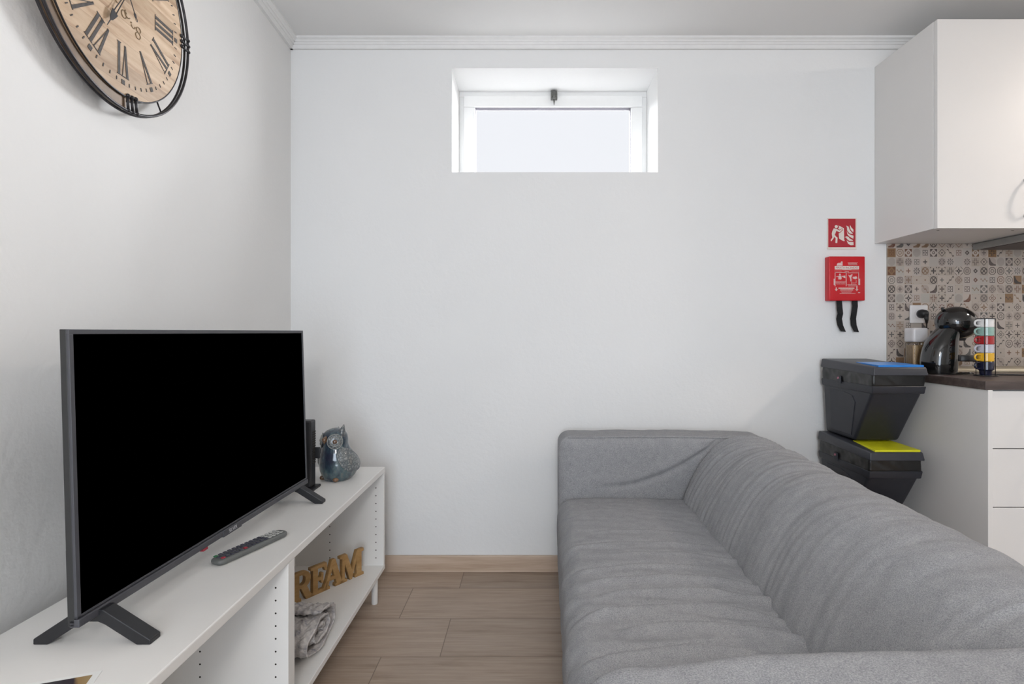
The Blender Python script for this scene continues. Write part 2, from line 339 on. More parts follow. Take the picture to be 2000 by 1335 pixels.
# ------------------------------------------------------------------ geometry helpers
MATW = {}
def props(o, label=None, cat=None, group=None, kind=None):
    if label: o['label'] = label
    if cat: o['category'] = cat
    if group: o['group'] = group
    if kind: o['kind'] = kind
    return o
def thing(name, loc, label, cat, group=None, rotz=0.0, kind=None):
    o = bpy.data.objects.new(name, None); COL.objects.link(o); o.empty_display_size = 0.05
    o.location = loc; o.rotation_euler = (0, 0, rotz)
    MATW[o.name] = Matrix.Translation(loc) @ Matrix.Rotation(rotz, 4, 'Z')
    return props(o, label, cat, group, kind)
class MB:
    """mesh builder; coordinates are world unless local=True in build"""
    def __init__(s): s.bm = bmesh.new()
    def box(s, x0, x1, y0, y1, z0, z1, bev=0.0, seg=2, mat=None):
        t = bmesh.new(); bmesh.ops.create_cube(t, size=1)
        for v in t.verts:
            v.co = Vector(((x0+x1)/2 + v.co.x*(x1-x0), (y0+y1)/2 + v.co.y*(y1-y0), (z0+z1)/2 + v.co.z*(z1-z0)))
        if bev: bmesh.ops.bevel(t, geom=t.edges[:], offset=bev, segments=seg, affect='EDGES', profile=0.5)
        return s.join(t, mat)
    def join(s, t, mat=None):
        if mat is not None: bmesh.ops.transform(t, matrix=mat, verts=t.verts[:])
        me = bpy.data.meshes.new('t'); t.to_mesh(me); t.free(); s.bm.from_mesh(me); bpy.data.meshes.remove(me); return s
    def prism(s, pts, fn, d0, d1, bev=0.0):
        """pts 2d polygon, fn(u,v,d)->xyz"""
        t = bmesh.new()
        a = [t.verts.new(fn(u, v, d0)) for u, v in pts]; b = [t.verts.new(fn(u, v, d1)) for u, v in pts]
        n = len(pts); t.faces.new(a); t.faces.new(b[::-1])
        for i in range(n): t.faces.new((a[i], b[i], b[(i+1) % n], a[(i+1) % n]))
        bmesh.ops.recalc_face_normals(t, faces=t.faces[:])
        if bev: bmesh.ops.bevel(t, geom=t.edges[:], offset=bev, segments=2, affect='EDGES', profile=0.5)
        return s.join(t)
    def hull8(s, bot, top, bev=0.0):
        t = bmesh.new(); a = [t.verts.new(p) for p in bot]; b = [t.verts.new(p) for p in top]
        t.faces.new(a); t.faces.new(b[::-1])
        for i in range(4): t.faces.new((a[i], b[i], b[(i+1) % 4], a[(i+1) % 4]))
        bmesh.ops.recalc_face_normals(t, faces=t.faces[:])
        if bev: bmesh.ops.bevel(t, geom=t.edges[:], offset=bev, segments=3, affect='EDGES', profile=0.5)
        return s.join(t)
    def lathe(s, c, prof, seg=40, sx=1.0, sy=1.0, fn=None):
        t = bmesh.new(); rings = []
        for r, z in prof:
            if r < 1e-6: rings.append([t.verts.new((c[0], c[1], c[2]+z))])
            else: rings.append([t.verts.new((c[0]+r*sx*math.cos(2*PI*k/seg), c[1]+r*sy*math.sin(2*PI*k/seg), c[2]+z)) for k in range(seg)])
        for A, B in zip(rings, rings[1:]):
            if len(A) == 1 and len(B) == 1: continue
            for k in range(seg):
                k2 = (k+1) % seg
                if len(A) == 1: t.faces.new((A[0], B[k], B[k2]))
                elif len(B) == 1: t.faces.new((A[k], B[0], A[k2]))
                else: t.faces.new((A[k], B[k], B[k2], A[k2]))
        if len(rings[0]) > 1: t.faces.new(rings[0])
        if len(rings[-1]) > 1: t.faces.new(rings[-1])
        if fn:
            for v in t.verts: v.co = Vector(fn(v.co))
        bmesh.ops.recalc_face_normals(t, faces=t.faces[:])
        return s.join(t)
    def tube(s, pts, r, closed=False, seg=8, flat=1.0, radii=None):
        t = bmesh.new(); P = [Vector(p) for p in pts]; n = len(P); rings = []; up = None
        for i in range(n):
            if closed: d = (P[(i+1) % n]-P[i-1])
            else: d = P[min(i+1, n-1)]-P[max(i-1, 0)]
            d.normalize()
            if up is None: up = d.orthogonal().normalized()
            up = (up - d*up.dot(d)).normalized(); sd = d.cross(up)
            rr = radii[i] if radii else r
            rings.append([t.verts.new(P[i]+up*rr*math.cos(2*PI*k/seg)+sd*rr*flat*math.sin(2*PI*k/seg)) for k in range(seg)])
        m = n if closed else n-1
        for i in range(m):
            A, B = rings[i], rings[(i+1) % n]
            sh = 0
            if closed and i == n-1:
                sh = min(range(seg), key=lambda q: (A[0].co-B[q].co).length)
            for k in range(seg): t.faces.new((A[k], A[(k+1) % seg], B[(k+1+sh) % seg], B[(k+sh) % seg]))
        if not closed: t.faces.new(rings[0]); t.faces.new(rings[-1])
        bmesh.ops.recalc_face_normals(t, faces=t.faces[:])
        return s.join(t)
    def cyl(s, p0, p1, r0, r1=None, seg=20):
        return s.tube([p0, p1], r0, seg=seg, radii=[r0, r1 if r1 is not None else r0])
    def ell(s, c, rx, ry, rz, seg=32, rings=20, rot=None, fn=None):
        t = bmesh.new(); bmesh.ops.create_uvsphere(t, u_segments=seg, v_segments=rings, radius=1)
        for v in t.verts:
            p = Vector((v.co.x*rx, v.co.y*ry, v.co.z*rz))
            if rot is not None: p = rot @ p
            v.co = Vector(c)+p
            if fn: v.co = Vector(fn(v.co))
        return s.join(t)
    def softbox(s, x0, x1, y0, y1, z0, z1, h, r, fn=None, r2=None):
        """rounded box out of a dense even grid; fn(p, n) may displace"""
        t = bmesh.new(); L = (x1-x0, y1-y0, z1-z0)
        N = [max(2, int(round(l/h))) for l in L]; vs = {}
        def V(i, j, k):
            key = (i, j, k)
            if key not in vs: vs[key] = t.verts.new((x0+L[0]*i/N[0], y0+L[1]*j/N[1], z0+L[2]*k/N[2]))
            return vs[key]
        for i in range(N[0]):
            for j in range(N[1]):
                for k in (0, N[2]): t.faces.new((V(i, j, k), V(i+1, j, k), V(i+1, j+1, k), V(i, j+1, k)))
        for i in range(N[0]):
            for k in range(N[2]):
                for j in (0, N[1]): t.faces.new((V(i, j, k), V(i+1, j, k), V(i+1, j, k+1), V(i, j, k+1)))
        for j in range(N[1]):
            for k in range(N[2]):
                for i in (0, N[0]): t.faces.new((V(i, j, k), V(i, j+1, k), V(i, j+1, k+1), V(i, j, k+1)))
        rr = r if isinstance(r, tuple) else (r, r, r)
        for v in t.verts:
            p = v.co
            q = Vector((min(max(p.x, x0+rr[0]), x1-rr[0]), min(max(p.y, y0+rr[1]), y1-rr[1]), min(max(p.z, z0+rr[2]), z1-rr[2])))
            d = p-q; dn = Vector((d.x/rr[0], d.y/rr[1], d.z/rr[2]))
            n = dn.normalized() if dn.length > 1e-9 else Vector((0, 0, 1))
            if dn.length > 1e-9:
                # cube-ish corner -> sphere corner
                v.co = q + Vector((n.x*rr[0], n.y*rr[1], n.z*rr[2]))
            if fn: v.co = Vector(fn(v.co.copy(), n))
        bmesh.ops.recalc_face_normals(t, faces=t.faces[:])
        return s.join(t)
    def build(s, name, mat, parent=None, smooth=False, local=False, angle=None):
        me = bpy.data.meshes.new(name); s.bm.normal_update(); s.bm.to_mesh(me); s.bm.free()
        me.materials.append(mat)
        if parent is not None and not local:
            r = parent
            while r.parent: r = r.parent
            me.transform(MATW[r.name].inverted())
        o = bpy.data.objects.new(name, me); COL.objects.link(o)
        if parent is not None: o.parent = parent
        if smooth:
            for p in me.polygons: p.use_smooth = True
            if angle:
                me.set_sharp_from_angle(angle=math.radians(angle))
        return o
def curve_mesh(name, splines, mat, parent, fn, depth, bevel=0.0):
    """flat filled outlines with holes, extruded; fn(u,v,d)->world"""
    cu = bpy.data.curves.new('c', 'CURVE'); cu.dimensions = '2D'; cu.fill_mode = 'BOTH'
    cu.extrude = depth/2; cu.bevel_depth = bevel; cu.bevel_resolution = 1
    for pts in splines:
        sp = cu.splines.new('POLY'); sp.points.add(len(pts)-1); sp.use_cyclic_u = True
        for p, (u, v) in zip(sp.points, pts): p.co = (u, v, 0, 1)
    return _conv(name, cu, mat, parent, fn)
def text_mesh(name, body, size, mat, parent, fn, depth=0.0004, align='CENTER', shear=0, space=1.0, sx=1.0):
    cu = bpy.data.curves.new('c', 'FONT'); cu.body = body; cu.size = size; cu.extrude = depth/2
    cu.align_x = align; cu.align_y = 'CENTER'; cu.shear = shear; cu.space_character = space
    return _conv(name, cu, mat, parent, fn, sx)
def _conv(name, cu, mat, parent, fn, sx=1.0):
    o = bpy.data.objects.new('tmp', cu); COL.objects.link(o)
    dg = bpy.context.evaluated_depsgraph_get(); dg.update()
    me = bpy.data.meshes.new_from_object(o.evaluated_get(dg))
    bpy.data.objects.remove(o); me.name = name
    for v in me.vertices: v.co = Vector(fn(v.co.x*sx, v.co.y, v.co.z))
    me.materials.clear(); me.materials.append(mat)
    r = parent
    while r.parent: r = r.parent
    me.transform(MATW[r.name].inverted())
    ob = bpy.data.objects.new(name, me); COL.objects.link(ob); ob.parent = parent
    bm = bmesh.new(); bm.from_mesh(me); bmesh.ops.recalc_face_normals(bm, faces=bm.faces[:]); bm.to_mesh(me); bm.free()
    return ob
def struct(mb, name, mat, label, cat, **k):
    return props(mb.build(name, mat, **k), label, cat, None, 'structure')
def nz(x, y=0, z=0): return noise.noise(Vector((x, y, z)))

# ------------------------------------------------------------------ room shell
def wallx(y): return -1.103 + 0.055*(2.5-y)
CZ = 2.42
WT = Vector((-0.055, 1, 0)).normalized(); WN = Vector((1, 0.055, 0)).normalized()
b = MB().box(-1.6, 3.6, -2.9, 2.9, -0.1, 0.0); struct(b, 'floor', M['floor'], 'wood-look tiled floor with planks running left to right', 'floor')
b = MB().box(-1.6, 3.6, -2.9, 2.9, CZ, CZ+0.1); struct(b, 'ceiling', M['ceil'], 'white painted ceiling', 'ceiling')
WX0, WX1, WZ0, WZ1 = -0.367, 0.572, 1.819, 2.293
b = MB(); b.box(-1.6, WX0, 2.5, 2.8, 0, CZ); b.box(WX1, 3.6, 2.5, 2.8, 0, CZ); b.box(WX0, WX1, 2.5, 2.8, 0, WZ0); b.box(WX0, WX1, 2.5, 2.8, WZ1, CZ)
struct(b, 'wall_back', M['wall'], 'white back wall with a small high recessed window', 'wall')
b = MB(); b.prism([(wallx(2.6), 2.6), (wallx(-2.8), -2.8), (-1.6, -2.8), (-1.6, 2.6)], lambda u, v, d: (u, v, d), 0, CZ)
struct(b, 'wall_left', M['wall_rough'], 'white roughcast left wall behind the television and clock', 'wall')
b = MB().box(3.4, 3.6, -2.8, 2.6, 0, CZ); struct(b, 'wall_right', M['wall'], 'white right wall beyond the kitchen', 'wall')
b = MB(); b.box(-1.6, -0.9, -2.8, -2.6, 0, CZ); b.box(1.4, 3.6, -2.8, -2.6, 0, CZ); b.box(-0.9, 1.4, -2.8, -2.6, 2.35, CZ); b.box(-0.9, 1.4, -2.8, -2.6, 0, 0.12)
struct(b, 'wall_rear', M['wall'], 'white wall behind the viewpoint with a large window opening', 'wall')
b = MB().box(wallx(2.5)+0.01, 1.56, 2.486, 2.4999, 0, 0.074, 0.002)
struct(b, 'baseboard_back', M['skirt'], 'oak-look skirting along the foot of the back wall', 'baseboard')
b = MB(); b.prism([(wallx(2.49), 2.486), (wallx(-2.6), -2.59), (wallx(-2.6)+0.014, -2.59), (wallx(2.49)+0.014, 2.486)], lambda u, v, d: (u, v, d), 0, 0.074)
struct(b, 'baseboard_left', M['skirt'], 'oak-look skirting along the foot of the left wall', 'baseboard')
# stepped ceiling moulding: profile (out from wall, down from ceiling)
PR = [(0, 0), (0.042, 0), (0.042, 0.009), (0.033, 0.014), (0.030, 0.020), (0.026, 0.020), (0.022, 0.028), (0.018, 0.028), (0.013, 0.038), (0.012, 0.044), (0, 0.044)]
xl = wallx(2.5)
b = MB(); b.prism(PR, lambda u, v, d: (d, 2.5-u, CZ-v), xl, 3.4); struct(b, 'trim_back', M['mould'], 'white stepped ceiling moulding along the back wall', 'moulding')
b = MB(); b.prism(PR, lambda u, v, d: tuple(Vector((wallx(d), d, CZ-v)) + WN*u), -2.6, 2.5); struct(b, 'trim_left', M['mould'], 'white stepped ceiling moulding along the left wall', 'moulding')

# window
wroot = thing('window_1', (0.1, 2.77, WZ0), 'small high tilt window with white frame deep in the back wall', 'window', kind='structure')
def rect_frame(b, x0, x1, z0, z1, w, y0, y1, wb=None, bev=0.002):
    wb = w if wb is None else wb
    b.box(x0, x1, y0, y1, z1-w, z1, bev); b.box(x0, x1, y0, y1, z0, z0+wb, bev)
    b.box(x0, x0+w, y0, y1, z0+wb, z1-w, bev); b.box(x1-w, x1, y0, y1, z0+wb, z1-w, bev)
b = MB(); rect_frame(b, WX0, WX1, WZ0, WZ1, 0.027, 2.745, 2.80); b.build('window_frame', M['frame_white'], wroot)
b = MB(); rect_frame(b, WX0+0.022, WX1-0.022, WZ0+0.005, WZ1-0.022, 0.058, 2.735, 2.79, 0.03, 0.004); b.build('sash', M['frame_white'], wroot)
b = MB(); rect_frame(b, WX0+0.078, WX1-0.078, WZ0+0.03, WZ1-0.078, 0.004, 2.745, 2.775, None, 0); b.build('gasket', M['gasket'], wroot)
b = MB().box(WX0+0.08, WX1-0.08, 2.762, 2.766, WZ0+0.032, WZ1-0.08); b.build('window_pane', M['pane'], wroot)
lx = (1082-CX)*2.73/F
b = MB(); b.box(lx-0.014, lx+0.014, 2.722, 2.74, 2.262, 2.290, 0.002); b.box(lx-0.016, lx-0.010, 2.71, 2.735, 2.245, 2.285, 0.001); b.box(lx+0.010, lx+0.016, 2.71, 2.735, 2.245, 2.285, 0.001)
b.box(lx-0.008, lx+0.008, 2.71, 2.735, 2.243, 2.262, 0.002); b.cyl((lx, 2.718, 2.243), (lx, 2.718, 2.215), 0.005, 0.001, 10)
b.build('window_latch', M['latch'], wroot)
wr = thing('window_2', (0.5, -2.7, 0.12), 'large window behind the viewpoint', 'window', kind='structure')
b = MB(); rect_frame(b, -0.9, 1.4, 0.12, 2.35, 0.06, -2.78, -2.72); b.box(0.22, 0.28, -2.78, -2.72, 0.18, 2.29); b.build('window_frame', M['frame_white'], wr)
b = MB().box(-0.84, 1.34, -2.755, -2.75, 0.18, 2.29); b.build('window_pane', M['pane'], wr)

# ------------------------------------------------------------------ TV bench
BX0, BX1, BY0, BY1, BZ0, BZ1 = -0.985, -0.612, 0.475, 2.275, 0.11, 0.531
bench = thing('tv_bench', ((BX0+BX1)/2, 1.375, 0), 'long low white open media bench along the left wall', 'tv bench')
MATW[bench.name] = MATW[bench.name]
b = MB().box(BX0, BX1, BY0, BY1, BZ1-0.022, BZ1, 0.0025); b.build('top_panel', M['bench'], bench)
b = MB().box(BX0, BX1, BY0, BY1, BZ0, BZ0+0.018, 0.0015); b.build('bottom_shelf', M['bench'], bench)
b = MB().box(BX0, BX0+0.008, BY0+0.01, BY1-0.01, BZ0+0.018, BZ1-0.022); b.build('back_panel', M['bench'], bench)
for y0, y1, nm in ((BY0, BY0+0.018, 'side_panel'), (1.376, 1.412, 'divider'), (BY1-0.018, BY1, 'side_panel')):
    b = MB().box(BX0+0.008, BX1-0.001, y0, y1, BZ0+0.018, BZ1-0.022, 0.001); pnl = b.build(nm, M['bench'], bench)
    first = None
    for x in (-0.645, -0.835):
        for k in range(10):
            z = BZ0+0.05+0.032*k
            for yy, on in ((y0, y0 > BY0+0.1), (y1, y1 < BY1-0.1)):
                if not on: continue
                if first is None:
                    first = MB().cyl((x, yy-0.0004, z), (x, yy+0.0004, z), 0.0024, seg=8).build('pin_hole', M['hole'], pnl); f0 = Vector((x, yy, z))
                else:
                    c = first.copy(); COL.objects.link(c); c.parent = pnl; c.location = Vector((x, yy, z))-f0
for x, y in ((-0.634, 2.2), (-0.95, 2.2), (-0.634, 1.394), (-0.95, 1.394), (-0.634, 0.55), (-0.95, 0.55)):
    b = MB().lathe((x, y, 0), [(0.0115, 0), (0.0125, 0.003), (0.0125, 0.1098)], 20); b.build('leg', M['bench'], bench, smooth=True, angle=40)
BT = BZ1

# ------------------------------------------------------------------ television
O = Vector((-0.780, 0.938, 0.585)); D = Vector((0.022, 0.905, 0)).normalized(); U = Vector((-0.029, 0, 1)).normalized(); N = D.cross(Vector((0, 0, 1))).normalized()
TW, TH = 0.905, 0.51
def tv(s, h, n): return tuple(O + D*s + U*h + N*n)
tvr = thing('television', (-0.775, 1.39, BT), 'large flat black television standing on the white bench', 'television')
def tvbox(b, s0, s1, h0, h1, n0, n1, bev=0.0): b.prism([(s0, h0), (s1, h0), (s1, h1), (s0, h1)], tv, n0, n1, bev); return b
b = MB(); tvbox(b, 0, TW, 0, TH, -0.016, -0.004, 0.001); b.build('housing', M['tvback'], tvr)
b = MB(); tvbox(b, 0.003, TW-0.003, 0.006, 0.13, -0.019, -0.0161, 0.001); tvbox(b, 0.10, TW-0.10, 0.012, 0.15, -0.055, -0.0185, 0.008); tvbox(b, 0.14, TW-0.14, 0.15, 0.3, -0.04, -0.0161, 0.006); b.build('rear_housing', M['tvback'], tvr)
b = MB(); tvbox(b, 0, TW, TH-0.0085, TH, -0.004, 0.001, 0.0006); tvbox(b, 0, 0.0085, 0.014, TH-0.0085, -0.004, 0.001, 0.0006); tvbox(b, TW-0.0085, TW, 0.016, TH-0.0085, -0.004, 0.001, 0.0006)
tvbox(b, 0, TW, 0.014, 0.0175, -0.004, 0.001, 0.0004); tvbox(b, 0, TW, -0.002, 0.0125, -0.014, 0.004, 0.002)
bz = b.build('bezel', M['bezel'], tvr)
b = MB(); tvbox(b, 0.42, 0.50, -0.004, 0.011, -0.004, 0.0052, 0.001); lp = b.build('logo_plate', M['bezel'], bz)
text_mesh('brand_lettering', 'SILVER', 0.0125, M['alu'], bz, lambda u, v, d: tv(0.46+u, 0.004+v, 0.0054+d*0.3), sx=1.0)
b = MB(); tvbox(b, 0.006, TW-0.006, 0.015, TH-0.006, -0.004, -0.001); b.build('screen', M['tvblack'], tvr)
b = MB(); tvbox(b, 0.345, 0.362, -0.009, -0.002, -0.009, 0.001); b.build('red_sticker', M['rbtn_r'], tvr)['label'] = 'small red sticker under the bezel'
FP = [(-0.683, BT), (-0.683, BT+0.009), (-0.768, 0.594), (-0.812, 0.594), (-0.893, BT+0.010), (-0.893, BT), (-0.868, BT), (-0.812, BT+0.036), (-0.797, BT+0.041), (-0.777, BT+0.041), (-0.765, BT+0.036), (-0.708, BT)]
for yc in (0.993, 1.795):
    b = MB().prism(FP, lambda u, v, d: (u, d, v), yc-0.014, yc+0.014, 0.0018); b.build('foot', M['blackplastic'], tvr)

# router behind the television
rt = thing('router', (-0.84, 1.955, BT), 'upright black router standing behind the right edge of the television', 'router')
b = MB().box(-0.905, -0.782, 1.932, 1.978, BT+0.008, BT+0.245, 0.006, 3); bd = b.build('casing', M['blackplastic'], rt)
b = MB()
for k in range(14): b.box(-0.7822, -0.7808, 1.948, 1.974, BT+0.09+k*0.0085, BT+0.094+k*0.0085)
b.build('vents', M['hole'], bd)
b = MB().box(-0.925, -0.768, 1.92, 1.99, BT, BT+0.009, 0.002); b.build('base', M['blackplastic'], rt)
b = MB().box(-0.783, -0.765, 1.968, 1.9775, BT+0.105, BT+0.145, 0.002); b.build('plug', M['blackplastic'], rt)

# ------------------------------------------------------------------ owl
ow = thing('owl_figurine', (-0.745, 2.085, BT), 'blue-grey glazed ceramic owl at the far end of the bench', 'figurine', rotz=math.radians(-117))
OH = 0.2
prof = [(0.0, 0), (0.046, 0), (0.056, 0.012), (0.064, 0.035), (0.067, 0.06), (0.064, 0.085), (0.056, 0.108), (0.049, 0.125), (0.047, 0.14), (0.0475, 0.155), (0.045, 0.17), (0.037, 0.184), (0.022, 0.193), (0.0, 0.196)]
def rprof(z):
    for (r0, z0), (r1, z1) in zip(prof[1:], prof[2:]):
        if z0 <= z <= z1: return r0 + (r1-r0)*(z-z0)/(z1-z0)
    return 0
fine = [(0, 0)] + [(rprof(0.195*k/60.0), 0.195*k/60.0) for k in range(61)] + [(0, 0.1962)]
def smooth_prof(pr, it=3):
    pr = list(pr)
    for _ in range(it):
        q = pr[:]
        for i in range(2, len(pr)-1): q[i] = ((pr[i-1][0]+2*pr[i][0]+pr[i+1][0])/4, pr[i][1])
        pr = q
    return pr
def owlfn(p):
    a = math.atan2(p.y, p.x); z = p.z; r = math.hypot(p.x, p.y)
    if r < 1e-6: return p
    k = 1.0
    back = max(0, -math.cos(a)); k += 0.34*back**2.5*math.exp(-((z-0.035)/0.05)**2)      # tail
    wing = math.exp(-((abs(a)-1.75)/0.75)**4)*math.exp(-((z-0.075)/0.052)**4); k += 0.06*wing
    k *= 1+0.02*nz(p.x*30, p.y*30, z*30)
    sh = 0.012*min(1, max(0, (z-0.07)/0.07)) - 0.004
    return (p.x*k + sh, p.y*k, z)
b = MB().lathe((0, 0, 0), smooth_prof(fine), 64, fn=owlfn); body = b.build('body', M['owl'], ow, smooth=True, local=True)
def on_owl(a, z, off=0.0):
    r = rprof(z); p = Vector(owlfn(Vector((r*math.cos(a), r*math.sin(a), z)))); n = Vector((math.cos(a), math.sin(a), 0))
    return p + n*off
def disc_on_owl(b, a, z, R, off, thick, inner=0.0):
    n = Vector((math.cos(a), math.sin(a), 0.1)).normalized(); tx = Vector((-math.sin(a), math.cos(a), 0)); ty = n.cross(tx)
    c = on_owl(a, z, off); pts = []
    if inner: b.tube([tuple(c + tx*R*math.cos(q*PI/16) + ty*R*math.sin(q*PI/16) - n*(1-math.cos(0))*0) for q in range(32)], thick, closed=True, seg=8)
    else: b.ell(tuple(c), R, R, thick, 24, 12, rot=Matrix((tx, ty, n)).transposed())
for a in (0.80, -0.80):
    b = MB(); disc_on_owl(b, a, 0.152, 0.027, -0.003, 0.006); ring = b.build('eye_disc', M['owl_rel'], ow, smooth=True, local=True)
    b = MB(); disc_on_owl(b, a, 0.152, 0.0165, 0.0025, 0.0022, 1); disc_on_owl(b, a, 0.152, 0.027, -0.001, 0.0018, 1); b.build('eye_ring', M['owl_eye'], ring, smooth=True, local=True)
    b = MB(); disc_on_owl(b, a, 0.152, 0.0085, 0.002, 0.0055); b.build('pupil', M['owl_pupil'], ring, smooth=True, local=True)
b = MB().tube([tuple(on_owl(0, 0.166, -0.004)), tuple(on_owl(0, 0.158, 0.005)), tuple(on_owl(0, 0.142, 0.004))], 0.006, radii=[0.007, 0.010, 0.001], seg=12); b.build('beak', M['owl_beak'], ow, smooth=True, local=True)
for a, hh in ((1.75, 0.212), (-2.7, 0.194)):
    r0 = Vector((0.012+0.028*math.cos(a), 0.028*math.sin(a), 0.165)); r1 = Vector((0.012+0.043*math.cos(a), 0.043*math.sin(a), hh))
    b = MB().tube([tuple(r0), tuple((r0+r1)/2), tuple(r1)], 0.01, radii=[0.019, 0.012, 0.001], seg=12); b.build('ear_tuft', M['owl_rel'], ow, smooth=True, local=True)
for sg in (1, -1):
    t = bmesh.new(); nu, nv = 26, 26; G = {}
    for i in range(nu+1):
        for j in range(nv+1):
            uu = -1+2*i/nu; vv = -1+2*j/nv
            # square to disc
            x = uu*math.sqrt(1-vv*vv/2); y = vv*math.sqrt(1-uu*uu/2)
            rr = min(1, math.hypot(x, y))
            a = sg*(1.62 + x*0.78 - 0.28*y); z = 0.078 + y*0.05
            G[i, j] = t.verts.new(on_owl(a, z, 0.0035 if rr < 0.9 else (0.0055 if rr < 0.97 else -0.002)))
    for i in range(nu):
        for j in range(nv): t.faces.new((G[i, j], G[i+1, j], G[i+1, j+1], G[i, j+1]))
    bmesh.ops.recalc_face_normals(t, faces=t.faces[:])
    MB().join(t).build('wing', M['owl_rel'], ow, smooth=True, local=True)
for a in (0.70, -0.70): MB().ell(tuple(on_owl(a, 0.010, -0.001)), 0.012, 0.010, 0.009, 16, 10).build('foot', M['owl_beak'], ow, smooth=True, local=True)

# ------------------------------------------------------------------ remote
rm = thing('remote_control', (-0.722, 1.408, BT), 'slim grey television remote lying on the bench top', 'remote control', rotz=math.atan2(1.507-1.309, 0.072))
b = MB().softbox(-0.108, 0.108, -0.022, 0.022, 0, 0.017, 0.004, (0.016, 0.016, 0.007), lambda p, n: (p.x, p.y*(1.0-0.06*abs(p.x)/0.1), p.z))
b.build('casing', M['remote'], rm, smooth=True, local=True, angle=60)
for i in range(15):
    for j in range(3):
        x = -0.094+i*0.0128; y = -0.012+j*0.012
        mt = M['rbtn'] if i < 11 else M['rbtn_l']
        if (i, j) in ((0, 0), (5, 0)): mt = M['rbtn_r']
        if (i, j) == (0, 2): mt = M['rbtn_g']
        bb = MB().box(x-0.0042, x+0.0042, y-0.0042, y+0.0042, 0.0165, 0.0188, 0.001); bo = bb.build('button', mt, rm, local=True)
        if mt is M['rbtn_r']: bo['label'] = 'red button'
        if mt is M['rbtn_g']: bo['label'] = 'green button'
        if mt is M['rbtn_l']: bo['label'] = 'silver button'

# leaflet at the lower left
pr_ = thing('photo_card', (-0.738, 0.835, BT), 'white-bordered printed card lying at the near end of the bench', 'card', rotz=math.radians(20))
b = MB().box(-0.075, 0.05, -0.14, 0.055, 0.0, 0.0012); b.build('card_sheet', M['card'], pr_, local=True)
b = MB().box(-0.067, 0.040, -0.13, 0.046, 0.0012, 0.0015); b.build('picture', M['picture'], pr_, local=True)

# ------------------------------------------------------------------ word sign DREAM
Lt = {
 'M': ([[(0,0),(.3,0),(.3,.08),(.2,.1),(.2,.75),(.44,0),(.52,0),(.76,.75),(.76,.1),(.68,.08),(.68,0),(1.06,0),(1.06,.08),(.96,.1),(.96,.9),(1.06,.92),(1.06,1),(.76,1),(.53,.32),(.3,1),(0,1),(0,.92),(.1,.9),(.1,.1),(0,.08)]], 1.06),
 'E': ([[(0,0),(.72,0),(.76,.3),(.68,.3),(.6,.1),(.3,.1),(.3,.46),(.46,.46),(.48,.34),(.55,.34),(.55,.68),(.48,.68),(.46,.56),(.3,.56),(.3,.9),(.58,.9),(.65,.74),(.72,.74),(.7,1),(0,1),(0,.92),(.1,.9),(.1,.1),(0,.08)]], .76),
 'A': ([[(0,0),(.3,0),(.3,.08),(.22,.1),(.28,.28),(.58,.28),(.64,.1),(.56,.08),(.56,0),(.94,0),(.94,.08),(.86,.1),(.56,1),(.4,1),(.1,.1),(0,.08)],[(.31,.38),(.55,.38),(.43,.74)]], .94),
 'R': ([[(0,0),(.38,0),(.38,.08),(.3,.1),(.3,.44),(.38,.44),(.6,0),(.88,0),(.88,.08),(.8,.1),(.62,.46),(.72,.54),(.78,.66),(.77,.8),(.7,.92),(.58,.98),(.44,1),(0,1),(0,.92),(.1,.9),(.1,.1),(0,.08)],[(.3,.54),(.3,.9),(.42,.9),(.52,.86),(.57,.78),(.57,.67),(.52,.58),(.42,.54)]], .88),
 'D': ([[(0,0),(.42,0),(.62,.05),(.76,.17),(.84,.34),(.85,.5),(.84,.66),(.76,.83),(.62,.95),(.42,1),(0,1),(0,.92),(.1,.9),(.1,.1),(0,.08)],[(.3,.1),(.3,.9),(.42,.89),(.54,.82),(.62,.68),(.64,.5),(.62,.32),(.54,.18),(.42,.11)]], .85)}
SZ = BZ0+0.018
wd = thing('word_sign', (-0.76, 2.06, SZ), 'carved pine letters spelling DREAM on the lower bench shelf', 'sign')
A0 = Vector((-0.672, 2.18, SZ)); WD = Vector((0.568, 0.823, 0)).normalized(); WP = Vector((0.823, -0.568, 0))
for ch, s0, w in (('D', -0.385, 0.078), ('R', -0.307, 0.083), ('E', -0.232, 0.070), ('A', -0.182, 0.088), ('M', -0.108, 0.108)):
    spl, w0 = Lt[ch]; H = 0.102
    lo = curve_mesh('letter', [[(u/w0*w, v*H) for u, v in q] for q in spl], M['letterwood'], wd,
               lambda u, v, d, s0=s0: tuple(A0 + WD*(s0+u) + Vector((0, 0, 1))*(v+0.001) + WP*(d-0.009)), 0.016, 0.001)

